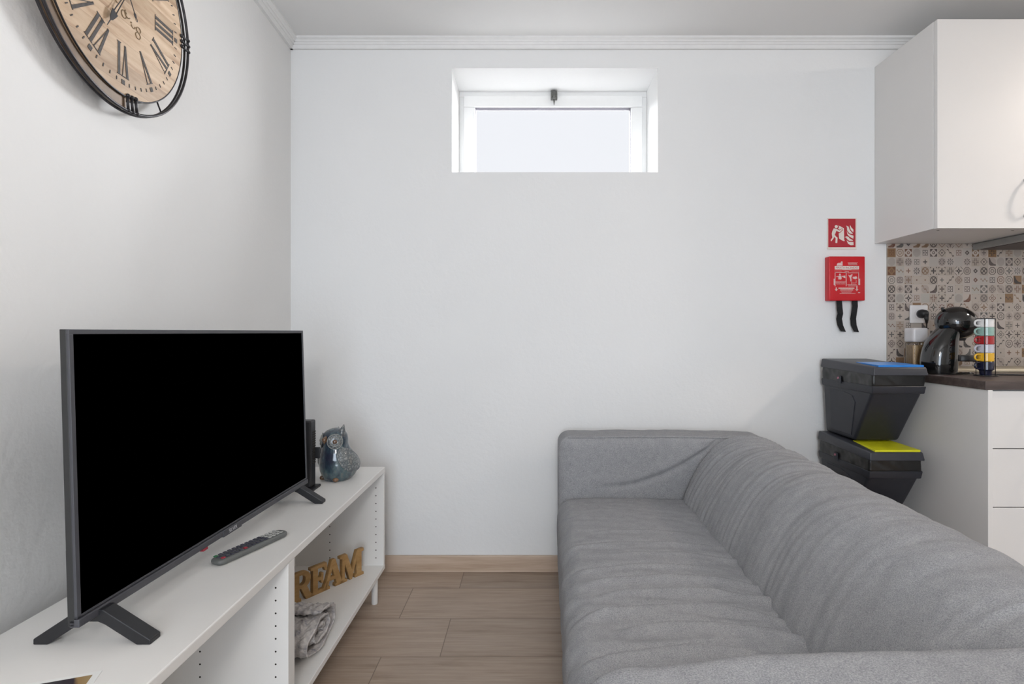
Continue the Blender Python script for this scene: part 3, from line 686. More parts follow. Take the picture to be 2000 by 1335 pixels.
# ------------------------------------------------------------------ rolled blanket
bl = thing('knitted_blanket', (-0.76, 1.63, SZ), 'rolled chunky grey knitted blanket on the lower shelf', 'blanket')
t = bmesh.new(); turns = 2.35; ns = 460; nx = 90; TH2 = 0.0150
cyB, czB = 1.645, SZ+0.066
def spine(q):   # q 0..1
    a = q*turns*2*PI - 0.6; r = 0.008 + 0.049*q
    return Vector((0, cyB + r*2.3*math.cos(a)*(1 if True else 1), czB + r*1.0*math.sin(a)))
rowsT = []
half = []
for i in range(ns+1):
    q = i/ns; p = spine(q); d = (spine(min(1, q+0.002))-spine(max(0, q-0.002))).normalized(); n = Vector((0, d.z, -d.y))
    half.append((p, n))
outl = [(p, n, 1) for p, n in half] + [(p, n, -1) for p, n in half[::-1]]
cols_ = []
for j in range(nx+1):
    x = -0.635 - 0.25*j/nx; ring = []
    for k, (p, n, sgn) in enumerate(outl):
        s_ = min(k, len(outl)-1-k)*0.0045*210/460
        th = TH2*0.5
        kn_ = 0.0042*abs(math.sin(s_*170 + 1.5*math.sin(x*190)))*(0.55+0.45*math.cos(x*240)) - 0.003 - 0.002 + 0.004*nz(x*40, s_*30, 2.0)
        pp = p + n*sgn*(th + kn_) + Vector((x + 0.012*nz(s_*8, 3.1) + (0.006*nz(s_*25, x*3, 5)), 0.008*nz(x*9, s_*3), 0.006*nz(x*8, 7, s_*3)))
        pp.z = max(pp.z, SZ+0.002+0.001*math.sin(k))
        ring.append(t.verts.new(pp))
    cols_.append(ring)
n_ = len(outl)
for j in range(nx):
    for k in range(n_): t.faces.new((cols_[j][k], cols_[j+1][k], cols_[j+1][(k+1) % n_], cols_[j][(k+1) % n_]))
for ring in (cols_[0], cols_[-1]):
    for k in range(ns): t.faces.new((ring[k], ring[k+1], ring[n_-2-k], ring[n_-1-k]))
bmesh.ops.recalc_face_normals(t, faces=t.faces[:])
MB().join(t).build('rolled_fabric', M['knit'], bl, smooth=True)

# ------------------------------------------------------------------ clock
CC = Vector((-0.992, 1.327, 1.909))
ck = thing('wall_clock', (CC.x-0.04, CC.y, CC.z), 'large round wooden wall clock with Roman numerals and black metal ring', 'clock')
def cl(u, v, n=0.0): return tuple(CC + WT*u + Vector((0, 0, 1))*v + WN*n)
def pol(r, a, n=0.0): return cl(r*math.sin(a), r*math.cos(a), n)     # clock angle
def discp(b, r, n0, n1, seg=96, bev=0): b.prism([(r*math.sin(2*PI*k/seg), r*math.cos(2*PI*k/seg)) for k in range(seg)], cl, n0, n1, bev); return b
b = MB(); discp(b, 0.243, -0.030, 0.0); b.build('face', M['clockface'], ck)
b = MB().tube([pol(0.244, 2*PI*k/120, -0.001) for k in range(120)], 0.0022, closed=True, seg=8); b.tube([pol(0.2435, 2*PI*k/120, -0.028) for k in range(120)], 0.003, closed=True, seg=8)
b.build('face_rim', M['clock_metal'], ck, smooth=True)
b = MB()
def annulus(b, r0, r1, a0, a1, n0, n1, seg):
    t = bmesh.new(); R = []
    for k in range(seg+1):
        a = a0+(a1-a0)*k/seg
        R.append([t.verts.new(pol(r, a, n)) for r, n in ((r0, n0), (r1, n0), (r1, n1), (r0, n1))])
    for A, B in zip(R, R[1:]):
        for q in range(4): t.faces.new((A[q], A[(q+1) % 4], B[(q+1) % 4], B[q]))
    if abs(a1-a0-2*PI) > 1e-3: t.faces.new(R[0]); t.faces.new(R[-1])
    else: bmesh.ops.remove_doubles(t, verts=t.verts[:], dist=1e-6)
    bmesh.ops.recalc_face_normals(t, faces=t.faces[:]); b.join(t)
b.tube([pol(0.2765, 2*PI*k/128, -0.001) for k in range(128)], 0.0036, closed=True, seg=10); b.tube([pol(0.2785, 2*PI*k/128, -0.012) for k in range(128)], 0.0032, closed=True, seg=10)
b.build('outer_ring', M['clock_metal'], ck, smooth=True)
b = MB(); annulus(b, 0.2455, 0.272, math.radians(176), math.radians(268), -0.020, -0.005, 60); b.build('ring_panel', M['bronze'], ck)['label'] = 'bronze panel filling a quarter of the ring'
for a0 in (88, 174, 270, 356):
    for k in (-1, 0, 1):
        a = math.radians(a0 + k*3.4 - 1); b = MB()
        b.tube([pol(0.240, a, 0.001), pol(0.2755, a, 0.001)], 0.0032, seg=8); b.ell(pol(0.241, a, 0.002), 0.0052, 0.0052, 0.0052, 12, 8); b.ell(pol(0.276, a, 0.001), 0.005, 0.005, 0.005, 12, 8)
        b.build('ring_bar', M['clock_metal'], ck, smooth=True)
for a0 in (38, 142, 218, 308): MB().tube([pol(0.244, math.radians(a0), -0.014), pol(0.279, math.radians(a0), -0.014)], 0.0022, seg=8).build('ring_spoke', M['clock_metal'], ck, smooth=True)
# numerals: tops towards the rim
b = MB()
def numeral(b, h, txt):
    a = math.radians(30*h); r0, r1 = 0.124, 0.199
    wch = {'I': 0.0145, 'V': 0.029, 'X': 0.031}; tot = sum(wch[c] for c in txt); x = -tot/2
    ux, uy = math.cos(a), -math.sin(a); rx, ry = math.sin(a), math.cos(a)
    def P(q, rr): return (ux*q + rx*rr, uy*q + ry*rr)
    def quad(p): b.prism([P(*k) for k in p], cl, 0.0002, 0.0012)
    th, tn = 0.0074, 0.0019
    for c in txt:
        w = wch[c]; xm = x+w/2
        if c == 'I': quad([(xm-th/2, r0), (xm+th/2, r0), (xm+th/2, r1), (xm-th/2, r1)]); quad([(xm-w*.46, r0-0.002), (xm+w*.46, r0-0.002), (xm+w*.46, r0), (xm-w*.46, r0)])
        if c == 'V': quad([(x+0.003, r1), (x+0.003+th, r1), (xm+th*.45, r0), (xm-th*.3, r0)]); quad([(x+w-0.004-tn, r1), (x+w-0.004, r1), (xm+tn, r0), (xm, r0)])
        if c == 'X': quad([(x+0.003, r1), (x+0.003+th, r1), (x+w-0.004, r0), (x+w-0.004-th, r0)]); quad([(x+w-0.004-tn, r1), (x+w-0.004, r1), (x+0.004+tn, r0), (x+0.004, r0)])
        quad([(x+0.001, r1), (x+w-0.001, r1), (x+w-0.001, r1+0.002), (x+0.001, r1+0.002)])
        x += w
for h, tx in enumerate(['XII', 'I', 'II', 'III', 'IV', 'V', 'VI', 'VII', 'VIII', 'IX', 'X', 'XI']): numeral(b, h, tx)
for k in range(60):
    a = 2*PI*k/60; big = k % 5 == 0; w = 0.0055 if big else 0.0012; r0, r1 = (0.2085, 0.2195) if big else (0.210, 0.2185)
    ux, uy, rx, ry = math.cos(a), -math.sin(a), math.sin(a), math.cos(a)
    b.prism([(ux*q+rx*r, uy*q+ry*r) for q, r in ((-w, r0), (w, r0), (w, r1), (-w, r1))], cl, 0.0002, 0.0012)
b.build('numerals', M['numeral'], ck)
# faint script ornament
b = MB()
def curl(c, r, a0, a1, k=1.0):
    b.tube([cl(c[0]+r*math.cos(a)*k, c[1]+r*math.sin(a), 0.0008) for a in [a0+(a1-a0)*i/20 for i in range(21)]], 0.0011, seg=6)
curl((0.003, -0.048), 0.009, 0.5, 6.0); curl((0.016, -0.040), 0.010, 2.6, 5.6); curl((0.036, -0.057), 0.007, 3.3, 6.2)
curl((0.056, -0.058), 0.0065, 0, 2*PI, 1.2); curl((0.054, -0.073), 0.0075, 0, 2*PI, 1.2); curl((-0.02, -0.026), 0.008, 2.0, 4.8)
b.ell(cl(0.028, -0.054, 0.0008), 0.002, 0.002, 0.002, 8, 6)
b.build('script_ornament', M['script'], ck, smooth=True)
def hand(dx, dz, n, style):
    b = MB(); L = math.hypot(dx, dz); ux, uz = dx/L, dz/L; px, pz = -uz, ux
    def P(s, q): return (ux*s + px*q, uz*s + pz*q)
    def poly(pts): b.prism([P(*p) for p in pts], cl, n, n+0.0012)
    if style == 'spade':
        poly([(-0.03, 0.0015), (L*0.62, 0.0055), (L*0.62, 0.0035), (-0.03, 0.0)]); poly([(-0.03, -0.0015), (L*0.62, -0.0055), (L*0.62, -0.0035), (-0.03, 0.0)])
        poly([(L*0.60, -0.010), (L*0.68, -0.0085), (L*0.80, -0.005), (L*0.84, -0.001), (L, -0.0006), (L, 0.0006), (L*0.84, 0.001), (L*0.80, 0.005), (L*0.68, 0.0085), (L*0.60, 0.010)])
    else:
        poly([(0, -0.0012), (L*0.62, -0.0009), (L*0.62, 0.0009), (0, 0.0012)])
        poly([(L*0.60, 0), (L*0.70, -0.0042), (L*0.82, -0.003), (L*0.82, 0.003), (L*0.70, 0.0042)])
        b.tube([cl(*P(L*0.89+0.0045*math.cos(q*PI/8), 0.0026*math.sin(q*PI/8)), n+0.0006) for q in range(16)], 0.0007, closed=True, seg=6)
        poly([(-0.15, -0.0006), (0, -0.0012), (0, 0.0012), (-0.15, 0.0006)])
    b.build('hand', M['clock_metal'], ck)
hand(-0.065, -0.111, 0.008, 'spade'); hand(0.032, -0.053, 0.013, 'thin')
b = MB(); discp(b, 0.008, 0.0, 0.016, 24); b.build('hub', M['clock_metal'], ck)
b = MB(); discp(b, 0.09, -0.047, -0.030, 48); b.build('mount', M['clock_metal'], ck)

# ------------------------------------------------------------------ sofa
SR = math.radians(-1.6); sofa = thing('sofa', (0.112, 2.45, 0), 'two-seat grey fabric sofa with low square arms', 'sofa', rotz=SR)
def arm_fn(side):
    def f(p, n):
        w = 0.0022*nz(p.x*9, p.y*9, p.z*9) + 0.0012*nz(p.x*30, p.y*12, p.z*5)
        q = p + n*w
        if side == 'far' and n.y < -0.4:
            zc = 0.455 + 0.165*max(0, (p.x-0.22)/0.40)**1.7      # fold running to the backrest corner
            if 0.1 < p.x < 0.68:
                k = min(1, (p.x-0.1)/0.3)
                g = math.exp(-((p.z-zc)/0.010)**2); g2 = math.exp(-((p.z-zc-0.025)/0.022)**2)
                q.y += (0.010*g - 0.006*g2)*k
            q.y += 0.004*math.sin(p.z*14+1)*nz(p.x*5, 1.7)
        if n.z > 0.5: q.z += 0.0015*nz(p.x*14, p.y*4, 3) + 0.006*math.sin(min(1, p.x/0.88)*PI)
        if side == 'near' and n.z > 0.3: q.z += 0.004*nz(p.x*4, p.y*5, 9) - 0.012*max(0, 1-p.x/0.25)
        if side == 'near': q.z += 0.034*min(1, max(0, (p.x-0.12)/0.7))*max(0, p.z-0.4)/0.25
        return q
    return f
b = MB().softbox(0.0, 0.875, -0.197, 0.0, 0.055, 0.655, 0.009, (0.05, 0.030, 0.045), arm_fn('far')); armf = b.build('armrest', M['sofa'], sofa, smooth=True, local=True)
b = MB().softbox(0.0, 0.875, -1.90, -1.700, 0.055, 0.655, 0.009, (0.07, 0.032, 0.045), arm_fn('near')); b.build('armrest', M['sofa'], sofa, smooth=True, local=True)
# seams along the far arm top
b = MB()
for yy in (-0.183,): b.tube([(0.04+0.8*i/40, yy+0.001*math.sin(i), 0.6515+0.006*math.sin((0.04+0.8*i/40)/0.88*PI)) for i in range(41)], 0.0016, seg=6)
b.build('seam', M['sofa'], armf, smooth=True, local=True)
b = MB().softbox(0.012, 0.86, -1.71, -0.19, 0.055, 0.30, 0.03, 0.02); b.build('frame', M['sofa'], sofa, smooth=True, local=True)
SEATF = [(0.30, 0.003, 0.012, 0.1, 0.7, 0.03), (0.37, 0.004, 0.012, 0.0, 0.8, 0.03), (0.43, 0.005, 0.013, 0.2, 1.0, 0.035), (0.49, 0.006, 0.013, 0.0, 0.75, 0.04), (0.545, 0.010, 0.015, 0.05, 1.0, 0.045), (0.60, 0.013, 0.016, 0.1, 1.0, 0.05), (0.655, 0.015, 0.017, 0.0, 0.9, 0.055), (0.71, 0.013, 0.016, 0.15, 1.0, 0.055), (0.77, 0.012, 0.017, 0.0, 0.85, 0.05), (0.83, 0.010, 0.016, 0.1, 0.9, 0.045)]
def seat_fn(p, n):
    u = (p.x)/0.60; v = (-p.y-0.19)/1.52
    q = p.copy()
    if n.z > 0.2:
        crown = 0.022*math.sin(PI*min(1, max(0, u)))**0.6*math.sin(PI*min(1, max(0, v)))**0.35
        q.z += crown*n.z
        # wrinkles across the seat, bowing away from the viewer
        uu = min(1, max(0, u)); ex = math.sin(PI*min(1, max(0, u*0.96+0.03)))
        env = 0.3+0.7*min(1, max(0, (v-0.25)/0.3))
        q.z += 0.0045*env*(1-abs(nz((v*1.52+0.12*(u-0.5)**2)*22+nz(p.x*5, p.y*4)*0.8, p.x*2.6, 1.3))*2.4)*ex**0.5
        q.z += 0.0030*nz(p.x*13+p.y*9, p.y*20, 8)*(0.5+env)
        for vc, am, wd, u0, u1, bow in SEATF:
            cc = vc*1.52 - bow*math.sin(PI*uu) + 0.03*(uu-0.4)
            dd = (v*1.52-cc+0.010*nz(p.x*6, vc*19))/wd
            fade = min(1, max(0, (uu-u0)/0.15))*min(1, max(0, (u1-uu)/0.15))
            q.z += fade*am*(math.exp(-dd*dd) - 0.75*math.exp(-((dd+1.25)/0.55)**2))
    if n.x < -0.2:
        q.x += 0.006*nz(p.y*9, p.z*4, 2) + 0.004*nz(p.y*25, p.z*12, 6) - 0.004*math.sin(PI*(p.z-0.1)/0.35)
    return q
b = MB().softbox(0.0, 0.60, -1.698, -0.199, 0.13, 0.408, 0.006, (0.06, 0.03, 0.055), seat_fn); b.build('seat_cushion', M['sofa'], sofa, smooth=True, local=True)
# backrest: lofted section
SEC = [(0.50, 0.20), (0.495, 0.34), (0.506, 0.43), (0.550, 0.525), (0.600, 0.600), (0.66, 0.652), (0.735, 0.676), (0.815, 0.668), (0.868, 0.628), (0.882, 0.53), (0.882, 0.30), (0.878, 0.08)]
def catmull(P, n):
    out = []
    for i in range(len(P)-1):
        p0, p1, p2, p3 = P[max(i-1, 0)], P[i], P[i+1], P[min(i+2, len(P)-1)]
        for k in range(n):
            t_ = k/n
            out.append(tuple(0.5*((2*p1[c]) + (-p0[c]+p2[c])*t_ + (2*p0[c]-5*p1[c]+4*p2[c]-p3[c])*t_*t_ + (-p0[c]+3*p1[c]-3*p2[c]+p3[c])*t_**3) for c in (0, 1)))
    out.append(P[-1]); return out
sec = catmull(SEC, 12)
t = bmesh.new(); rows = []; NY = 320; y0_, y1_ = -0.196, -1.702
for j in range(NY+1):
    y = y0_+(y1_-y0_)*j/NY; v = j/NY; row = []
    e = min(v, 1-v)*1.5; shr = 0.022*max(0, 1-e/0.05)**2
    for i, (x, z) in enumerate(sec):
        tx = sec[min(i+1, len(sec)-1)][0]-sec[max(i-1, 0)][0]; tz = sec[min(i+1, len(sec)-1)][1]-sec[max(i-1, 0)][1]
        l = math.hypot(tx, tz) or 1; nx_, nz_ = -tz/l, tx/l
        s = i/len(sec)
        far = math.exp(-v/0.22); near = math.exp(-(1-v)/0.15)
        # folds run round the section and fan from the far corner
        ph = v*1.5 - 0.16*far*(s-0.15) + 0.03*math.sin(s*5)
        w = 0.0075*(0.14+1.0*far+0.35*near)*(0.55-abs(nz(ph*34+0.6*nz(s*3, v*6), s*1.3, 0.5))*2.6)*min(1, s*6)
        w += 0.0075*nz(v*1.5*11+s*1.5, s*1.6, 2.2) + 0.004*nz(v*4, s*2, 7)
        w += 0.0012*nz(v*60, s*8, 3)
        w += 0.012*math.sin(PI*min(1, s/0.7))*0.5*math.sin(PI*v)
        row.append(t.verts.new((x + nx_*(w-shr), y, z + nz_*(w-shr))))
    rows.append(row)
for A, B in zip(rows, rows[1:]):
    for i in range(len(sec)-1): t.faces.new((A[i], A[i+1], B[i+1], B[i]))
    t.faces.new((A[-1], A[0], B[0], B[-1]))
t.faces.new(rows[0]); t.faces.new(rows[-1][::-1])
bmesh.ops.recalc_face_normals(t, faces=t.faces[:])
MB().join(t).build('backrest', M['sofa'], sofa, smooth=True, local=True)
for x, y in ((0.06, -0.08), (0.8, -0.08), (0.06, -1.82), (0.8, -1.82)):
    b = MB().box(x-0.03, x+0.03, y-0.03, y+0.03, 0, 0.057, 0.004); b.build('leg', M['blackplastic'], sofa, local=True)

# ------------------------------------------------------------------ kitchen
KX = 1.561
uc = thing('wall_cabinet', (KX+0.2, 2.3, 1.49), 'white wall cabinet with a plain door above the patterned tiles', 'kitchen cabinet')
b = MB().box(KX, KX+0.4, 2.134, 2.4995, 1.492, 2.297, 0.001); body = b.build('cabinet_body', M['cab'], uc)
b = MB()
for x in (KX+0.045, KX+0.34): b.cyl((x, 2.17, 1.4915), (x, 2.17, 1.4925), 0.005, seg=12)
b.build('screw_caps', M['hole'], body)
b = MB().box(KX+0.0015, KX+0.3985, 2.114, 2.1325, 1.490, 2.297, 0.0015); dr = b.build('door', M['cab'], uc)
hx = KX+0.4-0.060
def handle(b, p0, p1, out, r=0.0045):
    p0, p1 = Vector(p0), Vector(p1); o = Vector(out)
    pts = [p0]+[p0.lerp(p1, t_)+o*math.sin(PI*t_)**0.45 for t_ in [i/16 for i in range(1, 16)]]+[p1]
    b.tube([tuple(p) for p in pts], r, seg=10); b.ell(tuple(p0), 0.008, 0.004, 0.008, 12, 8); b.ell(tuple(p1), 0.008, 0.004, 0.008, 12, 8)
b = MB(); handle(b, (hx, 2.113, 1.675), (hx, 2.113, 1.537), (0, -0.032, 0)); b.build('handle', M['chrome'], dr, smooth=True)
uc2 = thing('wall_cabinet', (KX+0.7, 2.3, 1.49), 'white wall cabinet directly over the slim cooker hood', 'kitchen cabinet')
b = MB().box(KX+0.401, KX+1.0, 2.134, 2.4995, 1.492, 2.297, 0.001); b.build('cabinet_body', M['cab'], uc2)
b = MB().box(KX+0.4025, KX+0.9985, 2.114, 2.1325, 1.490, 2.297, 0.0015); dr = b.build('door', M['cab'], uc2)
b = MB(); handle(b, (KX+0.46, 2.113, 1.675), (KX+0.46, 2.113, 1.537), (0, -0.032, 0)); b.build('handle', M['chrome'], dr, smooth=True)
hd = thing('cooker_hood', (2.29, 2.28, 1.46), 'slim stainless steel cooker hood under the wall cabinet', 'cooker hood')
b = MB().box(2.0, 2.558, 2.03, 2.49, 1.4625, 1.4895, 0.002); b.build('hood_body', M['steel'], hd)
b = MB().box(2.02, 2.54, 2.06, 2.47, 1.4605, 1.4625); b.build('filter', plain('hood_filter', (0.10, 0.085, 0.085), 0.5, metal=0.4), hd)

b = MB().box(1.615, 2.75, 2.493, 2.4999, 0.93, 1.4915); struct(b, 'wall_tiles', M['tiles'], 'small patterned beige and brown mosaic tiles between worktop and cabinets', 'tiles')
kc = thing('base_cabinet', (KX+0.2, 2.2, 0), 'white kitchen drawer unit beside the stacked bins', 'kitchen cabinet')
b = MB().box(KX, KX+0.0165, 1.877, 2.4995, 0, 0.891, 0.001); b.build('side_panel', M['cab'], kc)
b = MB().box(KX+0.017, KX+0.417, 1.905, 2.4995, 0.08, 0.890); b.build('cabinet_body', M['cab'], kc)
b = MB().box(KX+0.017, KX+0.417, 1.95, 1.965, 0, 0.08); b.build('plinth', M['cab'], kc)
for z0, z1 in ((0.690, 0.887), (0.488, 0.687), (0.083, 0.485)):
    b = MB().box(KX+0.0195, KX+0.4155, 1.885, 1.904, z0, z1, 0.0015); dw = b.build('drawer', M['cab'], kc)
    b = MB(); handle(b, (KX+0.15, 1.884, z1-0.05), (KX+0.29, 1.884, z1-0.05), (0, -0.03, 0)); b.build('handle', M['chrome'], dw, smooth=True)
kc2 = thing('base_cabinet', (KX+0.72, 2.2, 0), 'white kitchen cupboard right of the drawer unit', 'kitchen cabinet')
b = MB().box(KX+0.4175, KX+1.18, 1.905, 2.4995, 0.08, 0.890); b.build('cabinet_body', M['cab'], kc2)
b = MB().box(KX+0.4175, KX+1.18, 1.95, 1.965, 0, 0.08); b.build('plinth', M['cab'], kc2)
b = MB().box(KX+0.419, KX+1.178, 1.885, 1.904, 0.083, 0.887, 0.0015); dw = b.build('door', M['cab'], kc2)
b = MB(); handle(b, (KX+0.47, 1.884, 0.83), (KX+0.47, 1.884, 0.69), (0, -0.03, 0)); b.build('handle', M['chrome'], dw, smooth=True)
CT = 0.922
wt = MB().box(1.553, 2.75, 1.878, 2.4995, 0.8915, CT, 0.0015).build('worktop', M['counter']); props(wt, 'dark brown wood-look worktop on the white kitchen units', 'worktop')
cbm = MB().box(1.70, 2.7, 2.292, 2.491, CT, CT+0.013, 0.005, 3).build('chopping_board', M['cream'], smooth=True, angle=50); props(cbm, 'flat cream board lying on the worktop against the tiles', 'board')

# ------------------------------------------------------------------ socket and plug
sk = thing('wall_socket', (1.752, 2.49, 1.17), 'square white wall socket on the patterned tiles', 'socket')
b = MB().box(1.713, 1.793, 2.483, 2.4928, 1.130, 1.212, 0.003); pl_ = b.build('plate', M['white_plastic'], sk)
b = MB().lathe((0, 0, 0), [(0.022, 0), (0.022, 0.002), (0.019, 0.002)], 32, fn=lambda p: (1.752+p.x, 2.483-p.z, 1.171+p.y)); b.build('socket_ring', M['white_plastic'], pl_, smooth=True, angle=40)
pg = thing('power_plug', (1.757, 2.47, 1.172), 'black round plug and cord in the white wall socket', 'plug')
b = MB().lathe((0, 0, 0), [(0, 0), (0.019, 0), (0.020, 0.012), (0.016, 0.032), (0.008, 0.038), (0, 0.038)], 32, fn=lambda p: (1.757+p.x, 2.4805-p.z, 1.172+p.y)); b.tube([(1.759, 2.45, 1.168), (1.761, 2.448, 1.145), (1.763, 2.45, 1.128)], 0.007, radii=[0.011, 0.008, 0.0045], seg=12)
b.build('plug_body', M['blackplastic'], pg, smooth=True)
b = MB().tube([(1.763, 2.45, 1.13), (1.765, 2.455, 1.09), (1.757, 2.46, 1.03), (1.737, 2.455, 0.98), (1.71, 2.44, 0.95), (1.67, 2.42, CT+0.016), (1.62, 2.40, CT+0.0035), (1.60, 2.36, CT+0.0035)], 0.003, seg=8); b.build('cord', M['blackplastic'], pg, smooth=True)

# pasta jar
jr = thing('storage_jar', (1.645, 2.35, CT), 'clear plastic jar of dry pasta with a frosted lid', 'jar')
def rjar(b, w, z0, z1, r): return b.softbox(1.645-w, 1.645+w, 2.35-w, 2.35+w, z0, z1, 0.008, r)
b = rjar(MB(), 0.030, CT, CT+0.125, (0.008, 0.008, 0.004)); b.build('jar_body', M['clearplastic'], jr, smooth=True)
b = rjar(MB(), 0.0275, CT+0.003, CT+0.112, (0.007, 0.007, 0.003)); b.build('pasta', M['pasta'], jr, smooth=True)
b = rjar(MB(), 0.032, CT+0.125, CT+0.186, (0.008, 0.008, 0.006)); b.build('lid', M['frost'], jr, smooth=True)

# ------------------------------------------------------------------ coffee machine
cm = thing('coffee_machine', (1.65, 2.22, CT), 'glossy black capsule coffee machine with a round head', 'coffee machine')
YM = 2.225
def loft(secs, n=40):
    t = bmesh.new(); R = []
    for z, cx, rx, ry in secs:
        R.append([t.verts.new((cx+0.018+(rx-0.005)*math.copysign(abs(math.cos(a))**0.85, math.cos(a)), YM+ry*math.copysign(abs(math.sin(a))**0.85, math.sin(a)), z)) for a in [2*PI*k/n for k in range(n)]])
    for A, B in zip(R, R[1:]):
        for k in range(n): t.faces.new((A[k], A[(k+1) % n], B[(k+1) % n], B[k]))
    t.faces.new(R[0]); t.faces.new(R[-1]); bmesh.ops.recalc_face_normals(t, faces=t.faces[:]); return t
S0 = [(CT+0.003, 1.632, 0.063, 0.056), (CT+0.02, 1.632, 0.066, 0.058), (CT+0.05, 1.632, 0.068, 0.060), (CT+0.09, 1.636, 0.065, 0.059), (CT+0.12, 1.641, 0.060, 0.057), (CT+0.145, 1.650, 0.053, 0.053), (CT+0.165, 1.662, 0.048, 0.050), (CT+0.185, 1.676, 0.045, 0.047), (CT+0.205, 1.69, 0.038, 0.04)]
sm = []
for i in range(len(S0)-1):
    for k in range(4): sm.append(tuple(S0[i][c]+(S0[i+1][c]-S0[i][c])*k/4 for c in range(4)))
sm.append(S0[-1])
for _ in range(3): sm = [sm[0]]+[tuple((sm[i-1][c]+2*sm[i][c]+sm[i+1][c])/4 for c in range(4)) for i in range(1, len(sm)-1)]+[sm[-1]]
MB().join(loft(sm)).build('column', M['gloss_black'], cm, smooth=True, angle=50)
b = MB().ell((1.722, YM, 1.127), 0.077, 0.068, 0.066, 48, 32, rot=Matrix.Rotation(math.radians(12), 3, 'Y')); hd_ = b.build('head', M['gloss_black'], cm, smooth=True)
b = MB().cyl((1.668, YM, 1.178), (1.665, YM, 1.190), 0.007, 0.005, 14); b.build('lever', M['blackplastic'], hd_, smooth=True)
b = MB().lathe((1.738, YM, 1.055), [(0.0, 0), (0.016, 0), (0.024, 0.02), (0.026, 0.035)], 28); b.build('capsule_spout', M['blackplastic'], hd_, smooth=True, angle=50)
b = MB().lathe((1.745, YM, 0.972), [(0, 0), (0.046, 0), (0.05, 0.004), (0.05, 0.020), (0.048, 0.024), (0, 0.024)], 40, sy=0.9); b.box(1.68, 1.745, YM-0.035, YM+0.035, 0.973, 0.995, 0.003); b.build('drip_tray', M['blackplastic'], cm, smooth=True, angle=40)
b = MB().lathe((1.70, YM, CT), [(0, 0), (0.085, 0), (0.086, 0.004), (0.08, 0.008), (0, 0.008)], 48, sy=0.62); b.build('base_plate', M['gloss_black'], cm, smooth=True, angle=40)

# ------------------------------------------------------------------ stacked cups and rack
rk = thing('cup_rack', (1.735, 2.10, CT), 'thin black wire rack holding the stacked cups', 'rack')
RX, RY, RR = 1.737, 2.10, 0.0288
b = MB()
for a in (PI*0.18, PI*0.80, PI*1.25, PI*1.75):
    x, y = RX+RR*math.cos(a), RY+RR*math.sin(a); b.tube([(x, y, CT+0.003), (x, y, CT+0.219)], 0.0014, seg=8)
b.build('wire_post', M['blackplastic'], rk, smooth=True)
b = MB().tube([(RX+RR*math.cos(2*PI*k/40), RY+RR*math.sin(2*PI*k/40), CT+0.219) for k in range(40)], 0.0015, closed=True); b.build('top_ring', M['blackplastic'], rk, smooth=True)
b = MB().tube([(RX+0.036*math.cos(2*PI*k/40), RY+0.036*math.sin(2*PI*k/40), CT+0.0022) for k in range(40)], 0.002, closed=True); b.lathe((RX, RY, CT), [(0, 0), (0.034, 0), (0.034, 0.003), (0, 0.003)], 32); b.build('base_ring', M['blackplastic'], rk, smooth=True, angle=50)
def cup_parts(root, mat, z):
    prof_ = [(0.0, 0), (0.0185, 0), (0.0192, 0.012), (0.0202, 0.0165), (0.0262, 0.0215), (0.0266, 0.051), (0.0258, 0.052), (0.0244, 0.051), (0.0238, 0.024), (0.0172, 0.019), (0.0164, 0.004), (0, 0.004)]
    b = MB().lathe((RX, RY, z), prof_, 40); b.build('cup_body', mat, root, smooth=True, angle=35)
    c = Vector((RX-0.0335, RY-0.006, z+0.036))
    b = MB().tube([tuple(c+Vector((0.0115*math.cos(q), -0.002*math.cos(q), 0.0115*math.sin(q)))) for q in [PI*0.28+PI*1.44*k/20 for k in range(21)]], 0.0036, seg=10, flat=0.8); b.build('handle', mat, root, smooth=True)
PT = 0.0325
for k, (nm, word) in enumerate((('cup_navy', 'navy'), ('cup_yellow', 'yellow'), ('cup_lavender', 'pale lavender'), ('cup_red', 'red'), ('cup_mint', 'mint green'), ('cup_white', 'white'))):
    lab = {'navy': 'navy espresso cup at the bottom of the stacked cups', 'white': 'white espresso cup at the top of the stacked cups'}.get(word, word+' espresso cup in the wire rack beside the coffee machine')
    z = CT+0.0035+k*PT
    cu_ = thing('espresso_cup', (RX, RY, z), lab, 'cup', 'stacked espresso cups')
    cup_parts(cu_, M[nm], z)
cb = MB().tube([(1.775, 2.135, CT+0.003), (1.80, 2.13, CT+0.003), (1.87, 2.12, CT+0.003), (1.95, 2.105, CT+0.003), (2.05, 2.085, CT+0.003), (2.2, 2.06, CT+0.003)], 0.0028, seg=8).build('extension_cord', M['blackplastic'], smooth=True)
props(cb, 'black cord running along the worktop right of the cups', 'cord')

